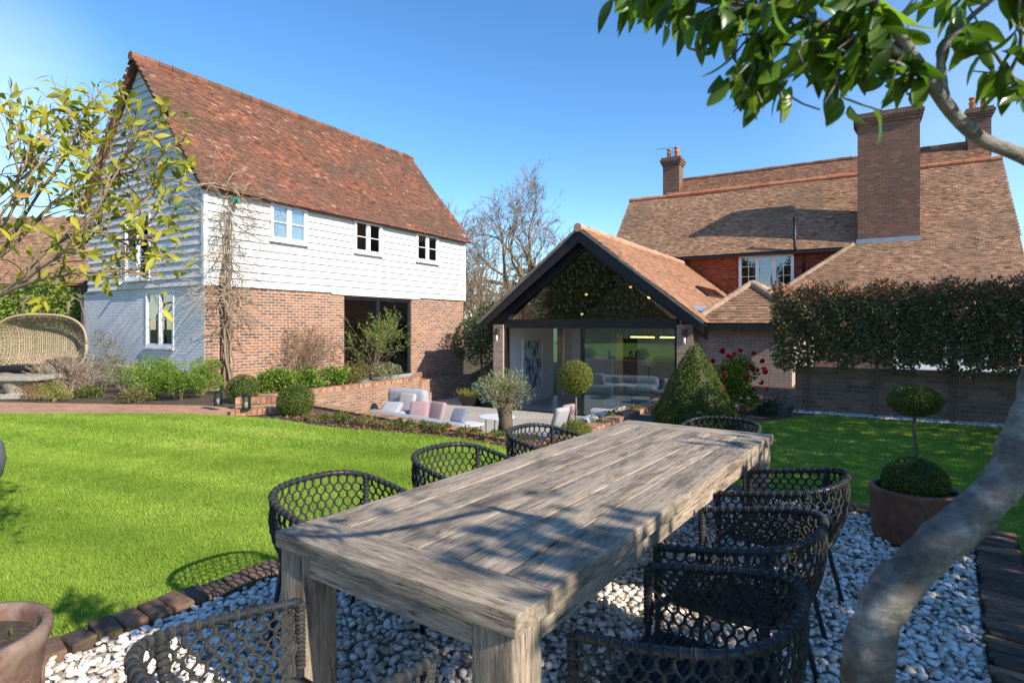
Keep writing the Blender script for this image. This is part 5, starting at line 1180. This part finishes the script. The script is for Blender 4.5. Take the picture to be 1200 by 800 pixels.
# wisteria climbing the barn corner
t = thing('climber', 'leafless climber with twisted pale stems up the corner of the barn', 'climber', (*bw(.45, -.12), -.1), TH_B); g = np.random.default_rng(110); m = MB()
for k in range(9):
    x = 0; P = []; ph = g.uniform(0, 6)
    top = g.uniform(4.0, 5.15)
    for z in np.arange(0, top, .25): P.append((.07 * sin(z * 2.2 + ph) + .05 * g.normal() * .5 + (k - 4) * .012, -.06 + .05 * cos(z * 2.2 + ph) - .02, z))
    m.tube(P, np.linspace(.034 if k < 3 else .018, .008, len(P)), 6)
obj('main_stems', m, M['twig'], t, True)
m = MB()
for (zb, nb, hl) in ((2.45, 26, .6), (4.6, 30, .8), (3.6, 16, .6), (1.8, 8, .4)):
    for k in range(nb):
        grow(m, (g.normal() * .06, -.1, zb + g.normal() * .25), np.array([g.normal() * 1.1, -.45 * g.random(), g.normal() * .45 - .12 * (zb > 4)]), hl, .012, 2, g, spread=.6, segs=4, wob=.28, up=-.05, kids=(2, 4), nmin=3, minr=.0042)
obj('side_shoots', m, M['twig_pale'], t)
m = MB(); g2 = np.random.default_rng(5)
for k in range(14):
    P = [np.array([g2.uniform(-.1, .3), -.12, g2.uniform(4.4, 5.1)])]; d = np.array([g2.uniform(-.3, 1.2), -.35, g2.uniform(.1, .8)])
    for j in range(7): d = d + np.array([0, 0, -.22]) + g2.normal(size=3) * .15; P.append(P[-1] + d * .16)
    m.tube(P, np.linspace(.006, .003, len(P)), 3, cap=False)
obj('hanging_shoots', m, M['twig_pale'], t)
# bed plants along lawn edge
g = np.random.default_rng(120); bed = [(-3.2, 9.35), (-2.75, 9.15), (-2.3, 8.95), (-1.85, 8.75), (-1.45, 8.5), (-1.05, 8.35), (-.6, 8.1), (-.25, 7.85), (.1, 7.6), (1.3, 8.9), (1.65, 9.5), (2.0, 10.1)]
bl = ['low green shrub at the left end of the lawn edge bed beside the box ball', 'second low shrub in the lawn edge bed from the box ball', 'third low shrub in the lawn edge bed, brownish leaves', 'fourth low shrub in the lawn edge bed in front of the long sofa', 'fifth low shrub in the lawn edge bed in front of the long sofa', 'low shrub in the lawn edge bed below the pink cushions', 'low shrub in the lawn edge bed in front of the patio tables', 'low shrub in the bed just left of the olive trunk', 'low shrub in the bed just right of the olive trunk', 'low hedge plant halfway between the lollipop and the cone topiary', 'low hedge plant next to the cone topiary along the patio wall', 'last low hedge plant behind the cone topiary', 'low hedge plant next to the lollipop topiary along the patio wall']
for i, (x, y) in enumerate(bed):
    if i > 8: g.uniform()
    shrub('low_shrub', bl[i], (x, y, 0), g.uniform(.24, .34), g.uniform(.09, .17), 900, .032, ['mixed', 'box', 'mixed'][i % 3], 130 + i, group='low plants along the patio wall')
n = 2500; u = g.random(n); v = g.random(n); s = np.array([-4.6, 10.4]); e = np.array([.5, 7.0]); P = s + (e - s) * u[:, None] + np.array([.55, .6]) * (v[:, None] - .35)
k = ~inpoly(P[:, 0], P[:, 1], lawnA); P = np.c_[P[k], np.full(k.sum(), .012)]; m = MB(); leaves(m, P, np.c_[g.normal(size=(len(P), 2)), np.full(len(P), .25)], .05, .03, N=np.tile([0, 0, 1.], (len(P), 1)) + g.normal(size=(len(P), 3)) * .3, rng=g); struct('fallen_leaves', m, M['dead'], kind='stuff')

g = np.random.default_rng(400); n = 220; P = []
while len(P) < n:
    y = g.uniform(1.2, 9.5); x = g.uniform(-.9, .9) * y
    ga, gp = np.dot((x, y), TA), np.dot((x, y), TP)
    if inpoly(np.array([x]), np.array([y]), lawnA)[0] or inpoly(np.array([x]), np.array([y]), lawnB)[0]:
        if g.random() < .5: P.append((x, y, .028))
    elif -3.2 < ga < .1 and gp < 5.3: P.append((x, y, .052))
P = np.array(P); m = MB(); leaves(m, P, np.c_[g.normal(size=(n, 2)), g.normal(size=n) * .15], .045 * g.uniform(.5, 1.2, n), .018, N=np.tile([0, 0, 1.], (n, 1)) + g.normal(size=(n, 3)) * .35, rng=g); struct('leaf_litter', m, M['dead'], kind='stuff')

# ==================================================================== background
def bare_tree(label, loc, H, r, seed, depth=6, mat='twig_grey', lean=(0, 0, 1), spread=.42):
    t = thing('bare_tree', label, 'tree', loc); g = np.random.default_rng(seed); m = MB(); L0 = H * .26
    top = np.array([0, 0, L0]) + np.array(lean) * .01; m.tube([(0, 0, 0), (0, 0, L0 * .5), top], [r, r * .85, r * .8], 9, cap=False); obj('trunk', m, M[mat], t, True)
    m = MB()
    for k in range(5):
        an = k * 1.26 + g.normal() * .2; o_ = .95 if k else .15
        grow(m, top - (0, 0, .05), np.array([cos(an) * o_, sin(an) * o_, 1.0]), H * .23, r * .55, depth, g, spread=spread, segs=5, wob=.19, up=.035, kids=(2, 3), ratio=.76, rr=.62, minr=.012)
    obj('crown', m, M[mat], t); return t
bare_tree('large leafless tree with twisting limbs between barn and extension', (1.3, 48, PD), 15.6, .50, 200, 7)
bare_tree('leafless tree partly hidden behind the right end of the barn roof', (-4.8, 50, PD), 14.5, .36, 201, 7)
bare_tree('smaller leafless tree between the other two bare trees', (-2.2, 44, PD), 11.5, .2, 202, 6)
def thicket(label, loc, R, H, seed, mat='twig'):
    t = thing('thicket', label, 'shrub', loc); g = np.random.default_rng(seed); m = MB()
    for k in range(46): grow(m, (g.normal() * R * .35, g.normal() * R * .3, 0), np.array([g.normal() * .28, g.normal() * .2, 1]), H * .42, .03, 3, g, spread=.3, segs=3, wob=.1, up=.12, kids=(2, 3), ratio=.75, minr=.010)
    obj('stems', m, M[mat], t); m = MB(); n = 2500; P = np.c_[g.normal(size=(n, 2)) * R * .5, g.uniform(0, H * .55, n)]; leaves(m, P, rdirs(n, g), .16, .09, rng=g); obj('leaves', m, M['hedge_far'], t)
thicket('tall brown thicket right behind the end of the barn', (-2.3, 31, PD), 2.2, 5.4, 210); thicket('brown thicket nearer the extension roof', (-.6, 33, PD), 1.8, 4.6, 211, 'twig'); thicket('thicket of bare stems far left behind the barn end', (-4.6, 33, PD), 2.0, 5.4, 212)
def leafy_tree(label, loc, H, R, n, leaf, seed, mat='evergreen', trunk=.15, name='evergreen_tree', z0=None, group=None, squash=.8, lumps=16):
    t = thing(name, label, 'tree', loc, 0, group); g = np.random.default_rng(seed); m = MB(); m.tube([(0, 0, 0), (.1, 0, H * .4), (0, 0, H * .8)], [trunk, trunk * .8, trunk * .3], 8)
    C = []
    for k in range(lumps): d = rdirs(1, g)[0]; C.append(np.array([0, 0, H * .62]) + d * np.array([R, R, H * .36]) * g.uniform(.3, .72)); m.tube([(0, 0, H * .35), tuple(C[-1])], [trunk * .35, .02], 5, cap=False)
    obj('trunk', m, M['bark'], t); C = np.array(C); idx = g.integers(0, lumps, n); d = rdirs(n, g)
    P = C[idx] + d * (R * .42 * g.uniform(.6, 1.1, lumps)[idx] * (1 - .5 * g.random(n) ** 2))[:, None]; P[:, 2] = np.maximum(P[:, 2], .05)
    m = MB(); leaves(m, P, d + rdirs(n, g), leaf * g.uniform(.6, 1.3, n), leaf * .5, N=d + rdirs(n, g) * .7, rng=g); obj('crown', m, M[mat], t); return t
leafy_tree('dark evergreen bush behind the left slope of the extension roof', (-.55, 27.5, PD), 4.2, 1.5, 5000, .14, 220)
leafy_tree('bright green clipped bush behind the fence at the barn end', (-2.9, 29, PD), 3.0, 1.3, 4000, .12, 221, 'perennial')
leafy_tree('distant evergreen peeping over the roof left of the main house', (7.2, 42, PD), 10.2, 1.4, 2200, .2, 222)
for i, (x, y, h, r) in enumerate([(-12, 70, 9, 7), (4, 78, 10, 8), (22, 80, 10, 9), (45, 75, 11, 10), (-38, 70, 11, 10), (-60, 60, 12, 12), (70, 50, 12, 12)]):
    leafy_tree(['far wooded clump behind the barn', 'far wooded clump behind the leafless trees', 'far wooded clump behind the main house', 'far wooded clump to the right of the house', 'far wooded clump left of the barn', 'farthest left wooded clump', 'farthest right wooded clump'][i], (x, y, PD), h, r, 5000, .6, 230 + i, 'hedge_far', .4, 'distant_tree', group='distant trees')
# left: neighbouring building and ivy wall
t = thing('outbuilding', 'old brick outbuilding with a brown tiled roof behind the left shrub', 'building', (-20.5, 22.5, 0), -.12)
m = MB(); m.box((-7, 0, 0), (4.9, 5, 3.3)); obj('wall', m, M['old_brick'], t)
M['tile_red'] = M['tile_house']
m = MB(); m.extrude([(-7.3, -.3, 3.1), (5.2, -.3, 3.1), (5.2, 2.5, 6.2), (-7.3, 2.5, 6.2)], (0, 0, -.06)); rf = obj('roof', m, M['tile_red'], t)
m = MB(); tiles(m, (-7.3, -.3, 3.1), (1, 0, 0), nrm((0, 2.8, 3.1)), 12.5, 4.15, seed=20, ga=.12, tw=.2); obj('roof_tiles', m, M['tile_red'], rf)
t = thing('ivy_wall', 'brick wall covered with bright green ivy behind the rattan seat', 'wall', (-19, 17.6, 0), 0)
m = MB(); m.box((0, 0, 0), (6.9, .3, 2.3)); obj('wall', m, M['old_brick'], t)
m = MB(); g = np.random.default_rng(240); n = 13000; P = np.c_[g.uniform(-.1, 6.9, n), -.03 - .28 * g.random(n) ** 2, g.uniform(.1, 1, n)]; P[:, 2] = .05 + 2.75 * P[:, 2] ** .8 + .15 * np.sin(P[:, 0] * 3); leaves(m, P, rdirs(n, g) + (0, -.3, -.3), .085, .07, N=rdirs(n, g) * .6 + np.array([0, -1, .4]), rng=g); obj('ivy', m, M['ivy'], t)
# left garden boundary (mirrored in the glass) and hedge row at the right that shades the table
def hedge_row(label, p, q, H, n, leaf, seed, th=1.4, mat='hedge_far', name='hedge', bumpy=.5, rise=0):
    p = np.array(p, float); q = np.array(q, float); d = q - p; L = np.linalg.norm(d); t = thing(name, label, 'hedge', (p[0], p[1], 0), math.atan2(d[1], d[0])); g = np.random.default_rng(seed)
    P = np.c_[g.uniform(0, L, n), g.uniform(-.5, .5, n) * th, g.random(n)]; top = H * (1 + bumpy * (.12 * np.sin(P[:, 0] * 1.3 + seed) + .10 * np.sin(P[:, 0] * 3.1) + .05 * g.normal(size=n)))
    top = top * (1 + rise * np.clip((P[:, 0] - .24 * L) / (.20 * L), 0, 1))
    P[:, 2] *= top; m = MB(); leaves(m, P, rdirs(n, g), leaf * g.uniform(.6, 1.3, n), leaf * .55, rng=g); obj('foliage', m, M[mat], t)
    m = MB()
    for k in range(int(L / 1.2)): x = (k + .5) * 1.2; m.tube([(x, 0, 0), (x + .1, 0, H * .5), (x, 0, H * .85)], [.06, .05, .02], 6)
    obj('stems', m, M['bark'], t); return t
hedge_row('tall garden hedge beyond the left side of the lawn', (-24, -16), (-25, 12), 9.0, 150000, .30, 250, 3)
for i, (x, y, h) in enumerate([(-30, -12, 12), (-31, -3, 13), (-32, 6, 12), (-29, 14, 11), (-20, -22, 12)]):
    leafy_tree('boundary tree %s' % ['at the back left of the garden', 'beyond the left hedge, tallest', 'beyond the middle of the left hedge', 'beyond the far end of the left hedge', 'behind the garden to the left'][i], (x, y, 0), h, 5, 16000, .36, 255 + i, 'hedge_far', .3, 'garden_tree', group='trees beyond the left hedge')
ra, rb = ap(4.3, 1.2), ap(4.3, 15); hedge_row('tall evergreen hedge along the right side of the garden that shades the table', ra, rb, 3.68, 56000, .15, 260, .9, 'evergreen', bumpy=.8, rise=.36)

# ==================================================================== foreground shrub at left
t = thing('yellowing_shrub', 'near shrub with yellow green leaves reaching in from the left edge', 'shrub', (-3.25, 2.75, 0)); g = np.random.default_rng(300)
org = np.array([-3.25, 2.75, 0]); m = MB(); ends = []
m.tube([(0, 0, 0), (.05, 0, .8), (.12, .02, 1.35)], [.05, .042, .035], 8)
def bez(P): return cr_spline([np.array(p) - org for p in P], 5)
limbs = [
 ([(-3.13, 2.77, 1.35), W(-60, 372, 2.7), W(10, 340, 2.65), W(60, 305, 2.6), W(110, 292, 2.6)], .019),
 ([(-3.13, 2.77, 1.35), W(-80, 330, 2.8), W(0, 300, 2.85), W(60, 240, 2.9), W(110, 195, 2.9)], .014),
 ([W(-60, 372, 2.7), W(10, 340, 2.65), W(70, 322, 2.6), W(130, 318, 2.6), W(185, 322, 2.6)], .010),
 ([W(10, 340, 2.65), W(60, 290, 2.7), W(115, 262, 2.75), W(158, 245, 2.8)], .010),
 ([W(-80, 330, 2.8), W(-20, 250, 2.9), W(25, 205, 3.0), W(42, 165, 3.0)], .010),
 ([W(0, 300, 2.85), W(50, 220, 2.9), W(82, 180, 2.95), W(105, 150, 3.0)], .008),
 ([W(-60, 340, 2.7), W(0, 270, 2.7), W(40, 200, 2.7), W(70, 175, 2.75)], .008),
 ([W(60, 305, 2.6), W(110, 250, 2.65), W(135, 205, 2.7), W(150, 185, 2.75)], .008),
 ([W(60, 240, 2.9), W(110, 215, 2.8), W(140, 205, 2.8), W(165, 198, 2.8)], .006),
 ([W(60, 290, 2.7), W(100, 270, 2.6), W(135, 280, 2.6), W(170, 280, 2.6)], .006),
 ([W(-40, 300, 2.6), W(10, 240, 2.6), W(22, 205, 2.6), W(10, 170, 2.6)], .007),
]
for P, r in limbs:
    S = bez(P); m.tube(S, np.linspace(r, r * .35, len(S)), 6)
    for j in range(len(S) // 3, len(S)):
        ends.append((S[j], nrm(S[j] - S[j - 1])))
        if g.random() < .95:
            grow(m, S[j], nrm(S[j] - S[j - 1]) + g.normal(size=3) * .55 + np.array([0, 0, .25]), .19, .0045, 2, g, spread=.6, segs=4, wob=.2, up=.08, ends=ends, kids=(1, 2), nmin=4, minr=.0015)
obj('branches', m, M['twig'], t, True)
NL = 1050; idx = g.integers(0, len(ends), NL); P = np.array([ends[i][0] for i in idx]); D = np.array([ends[i][1] for i in idx]) * .7 + rdirs(NL, g) * .7 + np.array([0, 0, -.2])
px = (P[:, 0] + org[0]) / (P[:, 1] + org[1]) ; rcol = np.clip(g.normal(.52, .22, NL), 0, 1)
kx = 600 + px * FPX < 222; P, D, rcol = P[kx], D[kx], rcol[kx]; NL = len(P)
m = MB(); leaves(m, P, D, .066 * g.uniform(.6, 1.2, NL), .023, N=rdirs(NL, g) + np.array([.4, -.5, .8]), fancy=True, rng=g, r=rcol); obj('leaves', m, M['yellow'], t, True)

# ==================================================================== foreground tree at right
org = np.array([.66, 1.22, 0.]); t = thing('foreground_tree', 'near tree with a smooth bending grey trunk and glossy leaves overhead', 'tree', org); g = np.random.default_rng(310)
m = MB(); ends = []
tr = [(.66, 1.22, 0), (.68, 1.22, .4), W(1016, 830, 1.22), W(1016, 795, 1.22), W(1022, 745, 1.23), W(1039, 702, 1.24), W(1080, 655, 1.25), W(1136, 606, 1.27), W(1182, 555, 1.29), W(1210, 480, 1.31), W(1226, 410, 1.33), W(1236, 330, 1.36), W(1275, 225, 1.32)]
S = cr_spline([np.array(p) - org for p in tr], 12); rr = np.interp(np.linspace(0, 1, len(S)), [0, .2, .35, .5, .7, .85, 1], [.066, .053, .045, .043, .040, .032, .022]); rr *= 1 + .05 * np.sin(np.arange(len(S)) * .33) + .025 * np.sin(np.arange(len(S)) * .9)
m.tube(S, rr, 36); V_ = m.v[-1]; V_ += .0022 * np.c_[np.sin(V_[:, 2] * 45 + V_[:, 1] * 90), np.sin(V_[:, 2] * 60 + V_[:, 0] * 70), 0 * V_[:, 0]]
obj('trunk', m, M['bark_pale'], t, True)
m = MB()
limbs = [
 ([W(1275, 225, 1.30), W(1200, 184, 1.05), W(1150, 163, .98), W(1112, 128, .94), W(1080, 80, .90), W(1052, 40, .88), W(1020, 0, .86), W(985, -40, .86)], .0135),
 ([W(1112, 128, .94), W(1102, 70, .91), W(1130, 28, .90), W(1170, -5, .90), W(1215, -30, .90)], .0065),
 ([W(1080, 80, .90), W(1040, 55, .89), W(1000, 45, .90), W(950, 22, .92), W(900, 10, .94), W(860, 5, .96), W(815, 0, .98), W(780, -20, 1.0)], .0068),
 ([W(1052, 40, .88), W(1020, 60, .90), W(985, 60, .92), W(955, 62, .92)], .004),
 ([W(1140, 157, .97), W(1100, 105, .93), W(1040, 62, .90), W(1000, 10, .90)], .006),
 ([W(900, 10, .94), W(890, 50, .94), W(880, 85, .94)], .003),
 ([W(950, 22, .92), W(930, 0, .92), W(900, -30, .92)], .004),
 ([W(1020, 0, .86), W(960, -20, .86), W(880, -60, .88), W(800, -80, .92)], .006),
 ([W(1225, 195, 1.1), W(1200, 120, .95), W(1180, 75, .92)], .0045),
]
for P, r in limbs:
    S = bez(P); m.tube(S, np.linspace(r, r * .4, len(S)), 8)
    for j in range(int(len(S) * .35), len(S)):
        ends.append((S[j], nrm(S[j] - S[j - 1])))
        if g.random() < .35: grow(m, S[j], nrm(S[j] - S[j - 1]) * .6 + g.normal(size=3) * .5 + np.array([0, 0, .12]), .085, .0035, 1, g, spread=.6, segs=3, wob=.2, up=-.05, ends=ends, kids=(1, 2), nmin=5, minr=.0014)
# crown above and to the right, outside the picture: it dapples the table
obj('branches', m, M['bark_pale'], t, True)
def lf(ends, n, L, filt):
    idx = g.integers(0, len(ends), n); P = np.array([ends[i][0] for i in idx]) + g.normal(size=(n, 3)) * .008; D = np.array([ends[i][1] for i in idx]) * .5 + rdirs(n, g) * .45 + np.array([0, 0, -.75])
    Wp = P + org; ok = filt(Wp); return P[ok], D[ok]
def vis(Wp):    # where the photo shows leaves
    x = 600 + Wp[:, 0] / Wp[:, 1] * FPX; y = HY - (Wp[:, 2] - EYE) / Wp[:, 1] * FPX
    lim = np.interp(x, [720, 760, 800, 850, 900, 950, 1000, 1060, 1110, 1200], [0, 15, 60, 115, 110, 105, 140, 130, 60, 110]); return (y < lim) & (Wp[:, 1] > .5)
P, D = lf(ends, 600, .1, vis); n = len(P)
m = MB(); leaves(m, P, D, .060 * g.uniform(.55, 1.2, n), .0225 * g.uniform(.75, 1.15, n), N=rdirs(n, g), fancy=True, curl=.35, rng=g, r=np.clip(g.normal(.4, .25, n), 0, 1))
obj('leaves', m, M['laurel'], t, True)
